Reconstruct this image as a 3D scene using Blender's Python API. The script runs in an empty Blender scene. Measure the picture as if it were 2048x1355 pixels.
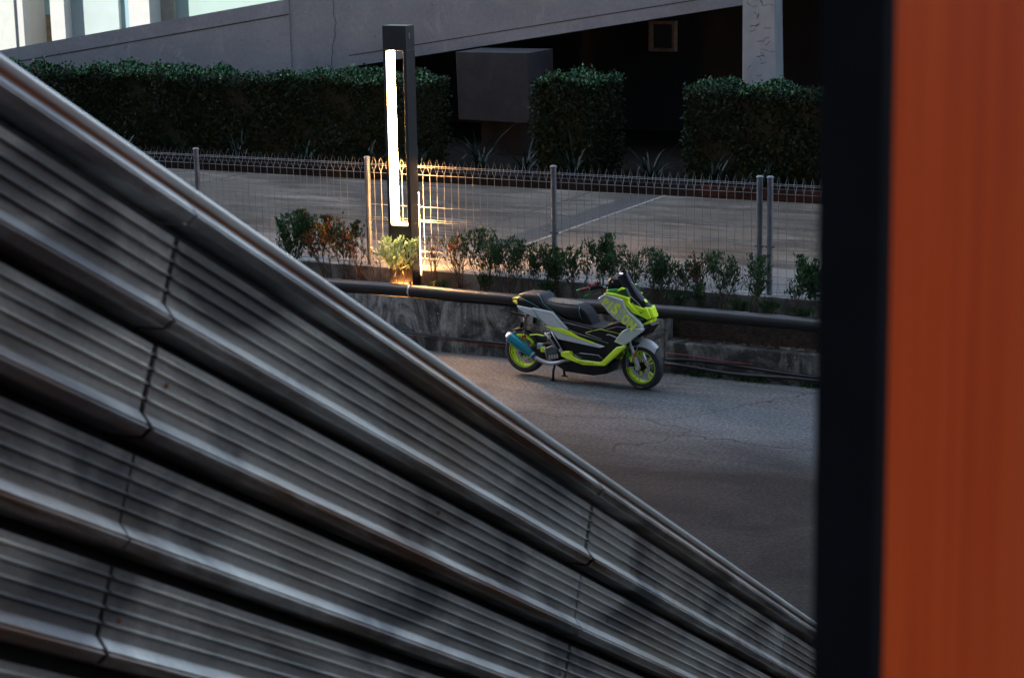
import bpy, bmesh, math, random
import numpy as np
from mathutils import Vector, Matrix

R = math.radians
sc = bpy.context.scene
col = sc.collection
random.seed(7)
rng = np.random.default_rng(7)

# ------------------------------------------------------------------ camera
HC = 5.6
PITCH, ROLL, YAW = 0.214834, -0.018653, 0.478345
d = Vector((-math.sin(YAW) * math.cos(PITCH), math.cos(YAW) * math.cos(PITCH), -math.sin(PITCH)))
r0 = Vector((math.cos(YAW), math.sin(YAW), 0))
u0 = r0.cross(d)
rr = r0 * math.cos(ROLL) + u0 * math.sin(ROLL)
uu = -r0 * math.sin(ROLL) + u0 * math.cos(ROLL)
cd = bpy.data.cameras.new('camera')
cam = bpy.data.objects.new('camera', cd)
col.objects.link(cam)
cam.matrix_world = Matrix(((rr.x, uu.x, -d.x, 0), (rr.y, uu.y, -d.y, 0), (rr.z, uu.z, -d.z, HC), (0, 0, 0, 1)))
cd.sensor_width = 36
cd.lens = 4184.7 / 2048 * 36
cd.clip_start = 0.05
cd.clip_end = 3000
cd.dof.use_dof = True
cd.dof.focus_distance = 23.9
cd.dof.aperture_fstop = 6.3
cd.dof.aperture_blades = 7
sc.camera = cam

# ------------------------------------------------------------------ world, sun, exposure
SUN_EL, SUN_AZ = 40.0, 235.0            # degrees; azimuth clockwise from +Y
w = bpy.data.worlds.new('World')
sc.world = w
w.use_nodes = True
nt = w.node_tree
bg = nt.nodes['Background']
sky = nt.nodes.new('ShaderNodeTexSky')
sky.sky_type = 'NISHITA'
sky.sun_disc = False
sky.sun_elevation = R(SUN_EL)
sky.sun_rotation = R(SUN_AZ)
sky.dust_density = 1.0
sky.air_density = 1.0
hs = nt.nodes.new('ShaderNodeHueSaturation')
hs.inputs['Saturation'].default_value = 0.72
nt.links.new(sky.outputs[0], hs.inputs['Color'])
nt.links.new(hs.outputs[0], bg.inputs['Color'])
bg.inputs['Strength'].default_value = 0.10
sd = bpy.data.lights.new('sun', 'SUN')
sun = bpy.data.objects.new('sun', sd)
col.objects.link(sun)
sd.energy = 2.0
sd.angle = R(0.5)
sd.color = (1.0, 0.95, 0.87)
sv = Vector((math.sin(R(SUN_AZ)) * math.cos(R(SUN_EL)), math.cos(R(SUN_AZ)) * math.cos(R(SUN_EL)), math.sin(R(SUN_EL))))
sun.rotation_euler = sv.to_track_quat('Z', 'Y').to_euler()
sc.view_settings.view_transform = 'Standard'
sc.view_settings.look = 'None'
sc.view_settings.gamma = 1
sc.view_settings.exposure = 2.65
sc.render.engine = 'CYCLES'
sc.cycles.use_denoising = True
sc.cycles.max_bounces = 6
sc.cycles.sample_clamp_indirect = 6

# ------------------------------------------------------------------ materials
MATS = {}
def nodes_of(name):
    m = bpy.data.materials.new(name)
    m.use_nodes = True
    return m, m.node_tree, m.node_tree.nodes['Principled BSDF']

def mat(name, c, rough=0.6, metal=0.0, var=0.0, scale=8.0, bump=0.0, bscale=None, stretch=(1, 1, 1), c2=None, lo=0.35, hi=0.65, coat=0.0, spec=None, coord='Object'):
    if name in MATS: return MATS[name]
    m, t, b = nodes_of(name)
    b.inputs['Roughness'].default_value = rough
    b.inputs['Metallic'].default_value = metal
    if coat: b.inputs['Coat Weight'].default_value = coat
    if spec is not None: b.inputs['Specular IOR Level'].default_value = spec
    b.inputs['Base Color'].default_value = (*c, 1)
    if var or c2 or bump:
        tc = t.nodes.new('ShaderNodeTexCoord')
        mp = t.nodes.new('ShaderNodeMapping')
        mp.inputs['Scale'].default_value = stretch
        t.links.new(tc.outputs[coord], mp.inputs[0])
        nz = t.nodes.new('ShaderNodeTexNoise')
        nz.inputs['Scale'].default_value = scale
        nz.inputs['Detail'].default_value = 8
        nz.inputs['Roughness'].default_value = 0.62
        t.links.new(mp.outputs[0], nz.inputs['Vector'])
        if var or c2:
            cr = t.nodes.new('ShaderNodeValToRGB')
            k = c2 or tuple(x * (1 - var) for x in c)
            cr.color_ramp.elements[0].position = lo
            cr.color_ramp.elements[1].position = hi
            cr.color_ramp.elements[0].color = (*k, 1)
            cr.color_ramp.elements[1].color = (*(c if c2 else tuple(min(1, x * (1 + var * .5)) for x in c)), 1)
            t.links.new(nz.outputs[0], cr.inputs[0])
            t.links.new(cr.outputs[0], b.inputs['Base Color'])
        if bump:
            bn = t.nodes.new('ShaderNodeBump')
            bn.inputs['Strength'].default_value = bump
            bn.inputs['Distance'].default_value = 0.02
            if bscale:
                n2 = t.nodes.new('ShaderNodeTexNoise')
                n2.inputs['Scale'].default_value = bscale
                n2.inputs['Detail'].default_value = 4
                t.links.new(mp.outputs[0], n2.inputs['Vector'])
                t.links.new(n2.outputs[0], bn.inputs['Height'])
            else:
                t.links.new(nz.outputs[0], bn.inputs['Height'])
            t.links.new(bn.outputs[0], b.inputs['Normal'])
    MATS[name] = m
    return m

class G:
    """tiny node graph helper for layered surfaces"""
    def __init__(s, name):
        s.m, s.t, s.b = nodes_of(name)
        MATS[name] = s.m
        s.tc = s.t.nodes.new('ShaderNodeTexCoord')
    def map(s, sx=1, sy=1, sz=1, coord='Object'):
        mp = s.t.nodes.new('ShaderNodeMapping'); mp.inputs['Scale'].default_value = (sx, sy, sz)
        s.t.links.new(s.tc.outputs[coord], mp.inputs[0]); return mp.outputs[0]
    def noise(s, v, scale, detail=6, rough=0.6, dist=0.0):
        n = s.t.nodes.new('ShaderNodeTexNoise'); n.inputs['Scale'].default_value = scale
        n.inputs['Detail'].default_value = detail; n.inputs['Roughness'].default_value = rough
        n.inputs['Distortion'].default_value = dist
        s.t.links.new(v, n.inputs['Vector']); return n.outputs[0]
    def voro(s, v, scale, feature='F1'):
        n = s.t.nodes.new('ShaderNodeTexVoronoi'); n.feature = feature; n.inputs['Scale'].default_value = scale
        s.t.links.new(v, n.inputs['Vector']); return n.outputs[0]
    def ramp(s, fac, a, b, ca=(0, 0, 0), cb=(1, 1, 1)):
        n = s.t.nodes.new('ShaderNodeValToRGB')
        n.color_ramp.elements[0].position = a; n.color_ramp.elements[1].position = b
        n.color_ramp.elements[0].color = (*ca, 1); n.color_ramp.elements[1].color = (*cb, 1)
        s.t.links.new(fac, n.inputs[0]); return n.outputs[0]
    def mix(s, fac, a, b, mode='MIX'):
        n = s.t.nodes.new('ShaderNodeMix'); n.data_type = 'RGBA'; n.blend_type = mode
        for sock, v in ((n.inputs[0], fac), (n.inputs[6], a), (n.inputs[7], b)):
            if isinstance(v, (int, float)): sock.default_value = v
            elif isinstance(v, tuple): sock.default_value = (*v, 1)
            else: s.t.links.new(v, sock)
        return n.outputs[2]
    def math(s, op, a, b=0.0):
        n = s.t.nodes.new('ShaderNodeMath'); n.operation = op
        for sock, v in ((n.inputs[0], a), (n.inputs[1], b)):
            if isinstance(v, (int, float)): sock.default_value = v
            else: s.t.links.new(v, sock)
        return n.outputs[0]
    def sep(s, v):
        n = s.t.nodes.new('ShaderNodeSeparateXYZ'); s.t.links.new(v, n.inputs[0]); return n.outputs
    def color(s, c): s.t.links.new(c, s.b.inputs['Base Color'])
    def rough(s, v):
        if isinstance(v, (int, float)): s.b.inputs['Roughness'].default_value = v
        else: s.t.links.new(v, s.b.inputs['Roughness'])
    def bump(s, h, strength=0.3, dist=0.02):
        n = s.t.nodes.new('ShaderNodeBump'); n.inputs['Strength'].default_value = strength
        n.inputs['Distance'].default_value = dist
        s.t.links.new(h, n.inputs['Height']); s.t.links.new(n.outputs[0], s.b.inputs['Normal'])

def m_asphalt():
    g = G('asphalt'); v = g.map()
    big = g.noise(v, 0.5, 6, 0.65, 0.8)
    c = g.ramp(big, 0.34, 0.66, (0.075, 0.079, 0.08), (0.135, 0.142, 0.142))
    st = g.noise(g.map(0.3, 1.5, 1), 1.1, 7, 0.7, 0.6)
    c = g.mix(g.ramp(st, 0.5, 0.7, (0, 0, 0), (.7, .7, .7)), c, (0.17, 0.178, 0.176))
    dk = g.noise(g.map(0.5, 1.1, 1), 0.8, 7, 0.7, 1.2)
    c = g.mix(g.ramp(dk, 0.55, 0.72, (0, 0, 0), (.6, .6, .6)), c, (0.05, 0.05, 0.05))
    # darker brown asphalt nearer the stair, with an uneven seam
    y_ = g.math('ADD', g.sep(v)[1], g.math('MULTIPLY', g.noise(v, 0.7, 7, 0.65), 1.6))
    new = g.ramp(g.math('DIVIDE', y_, 40.0), 18.9 / 40, 20.6 / 40, (1, 1, 1), (0, 0, 0))  # mask of the darker brown asphalt nearer the stair
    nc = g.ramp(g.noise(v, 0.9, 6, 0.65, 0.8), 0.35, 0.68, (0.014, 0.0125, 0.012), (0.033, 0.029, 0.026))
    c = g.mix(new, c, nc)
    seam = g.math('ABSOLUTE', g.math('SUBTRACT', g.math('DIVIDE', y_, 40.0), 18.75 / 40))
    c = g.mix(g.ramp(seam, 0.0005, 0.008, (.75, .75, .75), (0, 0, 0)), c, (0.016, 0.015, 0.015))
    sp = g.noise(v, 26, 4, 0.85)
    c = g.mix(1.0, c, g.ramp(sp, 0.3, 0.72, (0.2, 0.2, 0.2), (1.9, 1.9, 1.9)), 'MULTIPLY')
    fl = g.voro(v, 34)
    c = g.mix(g.ramp(fl, 0.06, 0.11, (.6, .6, .6), (0, 0, 0)), c, (0.2, 0.19, 0.18))
    wv = g.t.nodes.new('ShaderNodeVectorMath'); wv.operation = 'ADD'
    nn = g.t.nodes.new('ShaderNodeTexNoise'); nn.inputs['Scale'].default_value = 1.4; nn.inputs['Detail'].default_value = 6
    g.t.links.new(v, nn.inputs['Vector']); g.t.links.new(v, wv.inputs[0]); g.t.links.new(nn.outputs['Color'], wv.inputs[1])
    cr = g.voro(wv.outputs[0], 0.19, 'DISTANCE_TO_EDGE')
    c = g.mix(g.ramp(cr, 0.001, 0.0035, (.8, .8, .8), (0, 0, 0)), c, (0.015, 0.014, 0.014))
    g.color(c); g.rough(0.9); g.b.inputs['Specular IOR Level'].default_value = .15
    g.bump(sp, 0.7, 0.012)
    return g.m

def m_yard():
    g = G('yard_concrete'); v = g.map()
    c = g.ramp(g.noise(v, 0.5, 7, 0.65, 0.5), 0.35, 0.68, (0.058, 0.053, 0.044), (0.115, 0.107, 0.09))
    st = g.noise(g.map(0.35, 2.2, 1), 1.3, 8, 0.7, 0.8)
    c = g.mix(g.ramp(st, 0.5, 0.66), c, (0.185, 0.172, 0.145))
    sd_ = g.noise(g.map(0.4, 1.9, 1), 1.9, 8, 0.7, 0.5)
    c = g.mix(g.ramp(sd_, 0.50, 0.62, (0, 0, 0), (.8, .8, .8)), c, (0.04, 0.035, 0.029))
    fn = g.noise(v, 30, 5, 0.7)
    c = g.mix(1.0, c, g.ramp(fn, 0.3, 0.7, (.8, .8, .8), (1.15, 1.15, 1.15)), 'MULTIPLY')
    g.color(c); g.rough(0.9); g.b.inputs['Specular IOR Level'].default_value = .12; g.bump(fn, 0.25, 0.01)
    return g.m

def m_grimy(name, clean, dirt, zscale=0.35, lo=0.42, hi=0.6, speck=True, bump=0.5):
    """concrete with vertical run-off staining and pale specks"""
    g = G(name); v = g.map()
    run = g.noise(g.map(1, 1, zscale), 3.2, 9, 0.72, 0.6)
    c = g.mix(g.ramp(run, lo, hi), dirt, clean)
    bl = g.noise(v, 1.9, 8, 0.68, 1.0)
    c = g.mix(g.ramp(bl, 0.46, 0.60, (0, 0, 0), (.92, .92, .92)), c, dirt)
    fn = g.noise(v, 22, 6, 0.75)
    c = g.mix(1.0, c, g.ramp(fn, 0.28, 0.72, (.62, .62, .62), (1.3, 1.3, 1.3)), 'MULTIPLY')
    if speck:
        s_ = g.voro(v, 9)
        c = g.mix(g.ramp(s_, 0.05, 0.09, (.7, .7, .7), (0, 0, 0)), c, tuple(min(1, x * 1.6) for x in clean))
    g.color(c); g.rough(0.88); g.bump(fn, bump, 0.02)
    return g.m

def m_ramp():
    g = G('ramp_plaster'); v = g.map()
    c = g.ramp(g.noise(v, 0.7, 6, 0.6, 0.4), 0.35, 0.7, (0.165, 0.185, 0.225), (0.23, 0.255, 0.30))
    ef = g.noise(g.map(1, 1, 0.5), 1.7, 9, 0.75, 1.6)
    c = g.mix(g.ramp(ef, 0.56, 0.74, (0, 0, 0), (.6, .6, .6)), c, (0.34, 0.37, 0.42))
    fn = g.noise(v, 14, 6, 0.7)
    c = g.mix(1.0, c, g.ramp(fn, 0.3, 0.7, (.86, .86, .86), (1.1, 1.1, 1.1)), 'MULTIPLY')
    ch = g.noise(g.map(1, 1, 1), 3.4, 5, 0.6, 2.4)
    c = g.mix(g.ramp(ch, 0.695, 0.71, (0, 0, 0), (.8, .8, .8)), c, (0.05, 0.05, 0.055))
    g.color(c); g.rough(0.8); g.bump(fn, 0.2, 0.02)
    return g.m

def m_metal():
    """weathered galvanised siding with painted light dapples: object X runs along the ribs"""
    g = G('weathered_dappled_metal'); v = g.map()
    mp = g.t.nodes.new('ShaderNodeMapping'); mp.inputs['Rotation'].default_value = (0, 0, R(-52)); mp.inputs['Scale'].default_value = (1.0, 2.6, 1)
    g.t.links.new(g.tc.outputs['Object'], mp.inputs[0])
    bl = g.noise(mp.outputs[0], 1.25, 4, 0.5, 0.9)  # diagonal dapples of sun and leaf shadow painted into the metal tone
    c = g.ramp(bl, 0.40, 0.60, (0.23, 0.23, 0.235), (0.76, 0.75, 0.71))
    wm = g.noise(g.map(0.5, 0.9, 1), 1.3, 4, 0.5, 0.5)
    c = g.mix(g.ramp(wm, 0.48, 0.68, (0, 0, 0), (.7, .7, .7)), c, (0.42, 0.31, 0.23))
    ss = g.math('MULTIPLY', g.math('FRACT', g.math('DIVIDE', g.math('ADD', g.sep(v)[1], 2.722), 0.27)), 0.27)
    groove = g.math('MULTIPLY', g.ramp(ss, 0.024, 0.028), g.ramp(ss, 0.062, 0.066, (1, 1, 1), (0, 0, 0)))
    rs = g.noise(g.map(0.45, 5, 5), 1.2, 8, 0.72, 0.3)
    rs2 = g.math('ADD', rs, g.math('MULTIPLY', groove, 0.13))
    c = g.mix(g.ramp(rs2, 0.57, 0.72, (0, 0, 0), (.9, .9, .9)), c, (0.20, 0.085, 0.035))
    sp = g.noise(v, 60, 4, 0.7)
    c = g.mix(1.0, c, g.ramp(sp, 0.3, 0.75, (.86, .86, .86), (1.1, 1.1, 1.1)), 'MULTIPLY')
    g.color(c)
    g.b.inputs['Metallic'].default_value = 0.8
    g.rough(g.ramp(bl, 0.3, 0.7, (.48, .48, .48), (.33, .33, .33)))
    g.bump(g.noise(g.map(0.3, 3, 3), 6, 4, 0.6), 0.12, 0.01)
    return g.m

def m_orange():
    g = G('orange_wood'); v = g.map()
    gr = g.noise(g.map(7, 7, 0.22), 4.0, 8, 0.65, 0.5)
    c = g.ramp(gr, 0.3, 0.72, (0.66, 0.062, 0.010), (0.88, 0.112, 0.018))
    bl = g.noise(g.map(1.5, 1.5, 0.7), 1.6, 4, 0.5)
    c = g.mix(g.ramp(bl, 0.4, 0.7, (0, 0, 0), (.45, .45, .45)), c, (0.90, 0.14, 0.030))
    g.color(c); g.rough(0.6); g.b.inputs['Specular IOR Level'].default_value = .08
    return g.m

def m_leaf(name, a, b, rough=0.42, red=None, redp=0.3):
    g = G(name)
    ge = g.t.nodes.new('ShaderNodeNewGeometry')
    n = g.t.nodes.new('ShaderNodeValToRGB')
    n.color_ramp.elements[0].color = (*a, 1); n.color_ramp.elements[1].color = (*b, 1)
    if red:
        n.color_ramp.elements[1].position = 1 - redp - 0.02
        e = n.color_ramp.elements.new(1 - redp); e.color = (*red, 1)
    g.t.links.new(ge.outputs['Random Per Island'], n.inputs[0])
    g.color(n.outputs[0]); g.rough(rough)
    g.b.inputs['Specular IOR Level'].default_value = 0.25
    tr = g.t.nodes.new('ShaderNodeBsdfTranslucent')
    g.t.links.new(n.outputs[0], tr.inputs['Color'])
    mx = g.t.nodes.new('ShaderNodeMixShader'); mx.inputs[0].default_value = 0.22
    out = [x for x in g.t.nodes if x.type == 'OUTPUT_MATERIAL'][0]
    g.t.links.new(g.b.outputs[0], mx.inputs[1]); g.t.links.new(tr.outputs[0], mx.inputs[2])
    g.t.links.new(mx.outputs[0], out.inputs[0])
    return g.m

def m_emit(name, c, s):
    g = G(name)
    g.b.inputs['Base Color'].default_value = (.8, .8, .8, 1)
    g.b.inputs['Emission Color'].default_value = (*c, 1)
    g.b.inputs['Emission Strength'].default_value = s
    return g.m

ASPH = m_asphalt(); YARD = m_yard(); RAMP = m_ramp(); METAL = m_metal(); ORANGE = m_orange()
WALL = m_grimy('grimy_wall', (0.50, 0.49, 0.47), (0.020, 0.020, 0.020), 0.3, 0.43, 0.64)
STEP = m_grimy('mossy_step', (0.36, 0.355, 0.33), (0.03, 0.029, 0.028), 0.35, 0.40, 0.62)
KERB = m_grimy('kerb_concrete', (0.36, 0.345, 0.31), (0.09, 0.085, 0.078), 0.6, 0.38, 0.62, False)
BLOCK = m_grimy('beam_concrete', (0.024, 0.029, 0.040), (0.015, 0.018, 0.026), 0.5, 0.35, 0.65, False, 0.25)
SOIL = mat('soil', (0.075, 0.045, 0.03), 0.95, c2=(0.025, 0.017, 0.012), scale=14, bump=1.0, bscale=40)
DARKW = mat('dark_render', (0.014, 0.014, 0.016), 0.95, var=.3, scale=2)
BLACKM = mat('black_paint', (0.012, 0.012, 0.014), 0.45, var=.3, scale=6)
POST = mat('grey_post', (0.17, 0.175, 0.20), 0.4, 0.35, var=.3, scale=5)
WIRE = mat('fence_wire', (0.2, 0.2, 0.205), 0.5, 0.0, var=.3, scale=3)
PIPE = mat('black_pipe', (0.018, 0.018, 0.019), 0.33, var=.5, scale=2.0, stretch=(.5, 3, 3))
CLAMP = mat('steel_clamp', (0.55, 0.55, 0.55), 0.3, 0.9, var=.2, scale=30)
GLOW = m_emit('lamp_glow', (1.0, 0.50, 0.17), 48)
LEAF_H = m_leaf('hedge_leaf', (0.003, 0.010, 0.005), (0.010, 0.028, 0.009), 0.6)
LEAF_T = m_leaf('hedge_lit_top', (0.03, 0.15, 0.08), (0.14, 0.36, 0.18), 0.32)  # light on the hedge tops painted as a brighter leaf green
LEAF_D = m_leaf('strap_leaf', (0.002, 0.009, 0.006), (0.006, 0.020, 0.013), 0.25)
LEAF_G = m_leaf('shrub_leaf', (0.015, 0.045, 0.02), (0.05, 0.105, 0.035), 0.42)
LEAF_R = m_leaf('shrub_leaf_red', (0.018, 0.05, 0.02), (0.05, 0.10, 0.03), 0.45, (0.22, 0.05, 0.02), 0.3)
LEAF_B = m_leaf('lamplit_leaf', (0.16, 0.30, 0.17), (0.34, 0.46, 0.32), 0.45)  # lamp light on the shrub painted into its pale leaf colour
TWIG = mat('twig', (0.11, 0.055, 0.035), 0.8, c2=(0.05, 0.03, 0.02), scale=20)
CORE = mat('hedge_core', (0.006, 0.010, 0.005), 0.95, var=.4, scale=12)

# ------------------------------------------------------------------ mesh helpers
class MB:
    def __init__(s): s.v = []; s.f = []
    def add(s, vs, fs):
        o = len(s.v); s.v += [tuple(x) for x in vs]; s.f += [tuple(i + o for i in f) for f in fs]; return s
    def box(s, x0, x1, y0, y1, z0, z1):
        return s.add([(x0, y0, z0), (x1, y0, z0), (x1, y1, z0), (x0, y1, z0), (x0, y0, z1), (x1, y0, z1), (x1, y1, z1), (x0, y1, z1)],
                     [(3, 2, 1, 0), (4, 5, 6, 7), (0, 1, 5, 4), (1, 2, 6, 5), (2, 3, 7, 6), (3, 0, 4, 7)])
    def tube(s, pts, rad, n=8, cap=True):
        pts = [Vector(p) for p in pts]
        rads = rad if isinstance(rad, (list, tuple)) else [rad] * len(pts)
        rings = []
        prev = None
        for i, p in enumerate(pts):
            t = (pts[min(i + 1, len(pts) - 1)] - pts[max(i - 1, 0)])
            if t.length < 1e-9: t = Vector((0, 0, 1))
            t.normalize()
            a = prev if prev is not None else (Vector((0, 0, 1)) if abs(t.z) < 0.9 else Vector((1, 0, 0)))
            b1 = t.cross(a); 
            if b1.length < 1e-6: b1 = t.cross(Vector((0, 1, 0)))
            b1.normalize(); b2 = b1.cross(t); prev = b2
            rings.append([p + (b1 * math.cos(2 * math.pi * k / n) + b2 * math.sin(2 * math.pi * k / n)) * rads[i] for k in range(n)])
        fs = []
        for i in range(len(pts) - 1):
            for k in range(n):
                k2 = (k + 1) % n
                fs.append((i * n + k, i * n + k2, (i + 1) * n + k2, (i + 1) * n + k))
        if cap:
            fs.append(tuple(reversed(range(n)))); fs.append(tuple((len(pts) - 1) * n + k for k in range(n)))
        return s.add([v for ring in rings for v in ring], fs)
    def lathe(s, prof, c, axis='y', n=40):
        """closed-profile revolve; prof = [(radius, offset along axis)]"""
        vs = []; m = len(prof)
        for k in range(n):
            a = 2 * math.pi * k / n
            for (ra, h) in prof:
                p = (ra * math.cos(a), h, ra * math.sin(a)) if axis == 'y' else (ra * math.cos(a), ra * math.sin(a), h)
                vs.append((p[0] + c[0], p[1] + c[1], p[2] + c[2]))
        fs = []
        for k in range(n):
            k2 = (k + 1) % n
            for j in range(m):
                j2 = (j + 1) % m
                fs.append((k * m + j, k * m + j2, k2 * m + j2, k2 * m + j))
        return s.add(vs, fs)
    def build(s, name, m, parent=None, smooth=False, bevel=0.0, mesh_only=False):
        me = bpy.data.meshes.new(name)
        me.from_pydata(s.v, [], s.f); me.update()
        bm = bmesh.new(); bm.from_mesh(me)
        bmesh.ops.recalc_face_normals(bm, faces=bm.faces)
        if bevel:
            bmesh.ops.bevel(bm, geom=[e for e in bm.edges if e.is_manifold and e.calc_face_angle(0) > 0.5], offset=bevel, segments=2, affect='EDGES', profile=0.6)
        bm.to_mesh(me); bm.free()
        if smooth:
            for p in me.polygons: p.use_smooth = True
            if smooth != 'all':
                me.set_sharp_from_angle(angle=R(smooth if smooth > 1 else 40))
        me.materials.append(m)
        if mesh_only: return me
        return link(name, me, parent)

def link(name, data, parent=None):
    o = bpy.data.objects.new(name, data); col.objects.link(o)
    if parent: o.parent = parent
    return o

def tag(o, label=None, cat=None, group=None, kind=None):
    if label: o['label'] = label
    if cat: o['category'] = cat
    if group: o['group'] = group
    if kind: o['kind'] = kind
    return o

def thing(name, loc, label, cat, group=None, rz=0.0):
    o = bpy.data.objects.new(name, None); col.objects.link(o)
    o.location = loc; o.rotation_euler = (0, 0, rz); o.empty_display_size = 0.2
    return tag(o, label, cat, group)

def np_mesh(name, verts, faces, m, parent=None):
    """verts (n,3), faces (k,4) quads"""
    me = bpy.data.meshes.new(name)
    me.vertices.add(len(verts)); me.vertices.foreach_set('co', np.asarray(verts, np.float32).ravel())
    k = len(faces); q = faces.shape[1]
    me.loops.add(k * q); me.loops.foreach_set('vertex_index', np.asarray(faces, np.int32).ravel())
    me.polygons.add(k); me.polygons.foreach_set('loop_start', np.arange(0, k * q, q, dtype=np.int32))
    me.update(calc_edges=True); me.validate()
    me.materials.append(m)
    return link(name, me, parent)

def leaf_cloud(pos, length, width, up=0.4, fold=0.25, dirs=None):
    """one folded lance-shaped leaf (two triangles as quads of 4 verts) per point"""
    n = len(pos)
    t = rng.normal(size=(n, 3)) if dirs is None else dirs + rng.normal(size=(n, 3)) * 0.45
    t[:, 2] += up; t /= np.linalg.norm(t, axis=1)[:, None]
    a = rng.normal(size=(n, 3)); b = np.cross(t, a); b /= np.linalg.norm(b, axis=1)[:, None]
    nn = np.cross(t, b)
    L = length * rng.uniform(.6, 1.25, (n, 1)); W = width * rng.uniform(.7, 1.2, (n, 1))
    v = np.empty((n, 4, 3))
    v[:, 0] = pos
    v[:, 1] = pos + t * L * .45 + b * W * .5 + nn * W * fold
    v[:, 2] = pos + t * L
    v[:, 3] = pos + t * L * .45 - b * W * .5 + nn * W * fold
    f = np.arange(n * 4).reshape(n, 4)
    return v.reshape(-1, 3), f

# ------------------------------------------------------------------ setting: ground, road, yard
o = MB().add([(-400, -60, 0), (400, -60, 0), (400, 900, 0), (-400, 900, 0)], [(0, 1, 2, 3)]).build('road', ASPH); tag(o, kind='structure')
YZ = 0.82
o = MB().box(-80, 40, 22.86, 29.62, 0.004, YZ).build('yard', YARD); tag(o, kind='structure')
# joint, drain channel strip and pale edging in the yard slab: separate thin sheets
o2 = MB().box(-13.885, -13.86, 24.40, 29.60, YZ - .02, YZ + 0.004).build('expansion_joint', mat('joint_dark', (0.05, 0.045, 0.04), 0.9, var=.3), o)
o2 = MB().box(-20.4, -20.375, 24.40, 29.60, YZ - .02, YZ + 0.004).build('expansion_joint', MATS['joint_dark'], o)
o2 = MB().box(-13.13, -12.66, 24.40, 29.60, YZ - .02, YZ + 0.004).build('drain_channel', mat('channel_asphalt', (0.032, 0.031, 0.030), 0.85, var=.4, scale=6, bump=.4, bscale=60), o)
o2 = MB().box(-12.655, -12.60, 24.40, 29.60, YZ - .02, YZ + 0.006).build('channel_edge', mat('pale_edge', (0.2, 0.195, 0.175), 0.8, var=.35, scale=9), o)
o2 = MB().box(-80, 40, 22.87, 24.38, YZ - .02, YZ + 0.005).build('apron_strip', mat('apron_concrete', (0.12, 0.118, 0.11), 0.95, var=.3, scale=2.2, stretch=(.4, 1.5, 1), bump=.2, bscale=50), o)
o = MB().box(-80, 40, 29.62, 70, 0.004, YZ - .004).build('ground', mat('dark_mulch', (0.007, 0.006, 0.005), .95, var=.5, scale=9, bump=.8, bscale=30, spec=.1)); tag(o, kind='structure')

# far kerb of the yard
t = thing('far_kerb', (-13, 29.7, YZ), 'low dark kerb along the far edge of the concrete yard, below the hedge', 'kerb')
MB().box(-40, 25, -.06, .12, -.01, .17).build('kerbstone', mat('dark_kerb', (0.014, 0.013, 0.014), 0.95, c2=(0.006, 0.006, 0.006), scale=2, spec=.1), t)
MB().box(.9, 4.2, -.064, .10, .02, .176).build('red_paint', mat('faded_red', (0.035, 0.016, 0.016), 0.95, c2=(0.01, 0.008, 0.008), scale=3, spec=.1), t)

# low wall (tall run and stepped-down run) in front of the planting bed
wall = thing('low_wall', (-10, 21.9, 0), 'stained low concrete retaining wall behind the scooter', 'wall')
bmw = MB().box(-20, 0.64, 0, .26, -.02, .613).build('tall_section', WALL, wall, bevel=.012)
MB().box(-20, 0.60, -.10, -.003, -.02, .17).build('footing', STEP, wall, bevel=.02)
MB().box(.643, 14, 0.0, .40, -.02, .353).build('step_section', STEP, wall, bevel=.02)
MB().box(.643, 14, .401, .46, -.02, .56).build('inner_face', SOIL, wall)
o = MB().box(-40, 20, 22.165, 22.56, .0, .575).build('planting_bed', SOIL); tag(o, kind='structure')

# fence kerb wall
kerb = thing('fence_kerb', (-12, 22.57, 0), 'pale topped concrete kerb wall carrying the mesh fence', 'kerb')
MB().box(-28, 30, 0.0, .28, 0.02, .835).build('kerb_body', KERB, kerb, bevel=.012)

# ------------------------------------------------------------------ ramp and its surroundings
ramp = thing('car_ramp', (-21.65, 34, 0), 'grey plastered car ramp rising to the right behind the hedge', 'ramp')
SL = 0.156
def rz_(x): return 2.13 + SL * x
xs = (-16, 30)
def slope_prism(x0, x1, y0, y1, zb, zt):
    return MB().add([(x0, y0, rz_(x0) + zb), (x1, y0, rz_(x1) + zb), (x1, y1, rz_(x1) + zb), (x0, y1, rz_(x0) + zb),
                     (x0, y0, rz_(x0) + zt), (x1, y0, rz_(x1) + zt), (x1, y1, rz_(x1) + zt), (x0, y1, rz_(x0) + zt)],
                    [(3, 2, 1, 0), (4, 5, 6, 7), (0, 1, 5, 4), (1, 2, 6, 5), (2, 3, 7, 6), (3, 0, 4, 7)])
slope_prism(-16, -0.65, 0, .22, .0, 1.47).build('parapet', RAMP, ramp)
slope_prism(0.655, 30, 0.0, .22, .0, 1.50).build('parapet', RAMP, ramp)
# pilaster between the two runs, slightly set back joint
slope_prism(-.648, .652, 0.012, .20, .0, 1.49).build('pier_panel', RAMP, ramp)
GRV = mat('groove', (0.035, 0.034, 0.036), 0.9, var=.3, scale=6)
slope_prism(-9, -.66, -.003, .02, 1.165, 1.19).build('groove', GRV, ramp)
slope_prism(.66, 9, -.003, .02, 1.30, 1.325).build('groove', GRV, ramp)
slope_prism(.66, 16, -.003, .02, .205, .222).build('groove', GRV, ramp)
slope_prism(-16, 30, .225, 7, .0, .35).build('deck', DARKW, ramp)

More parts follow.
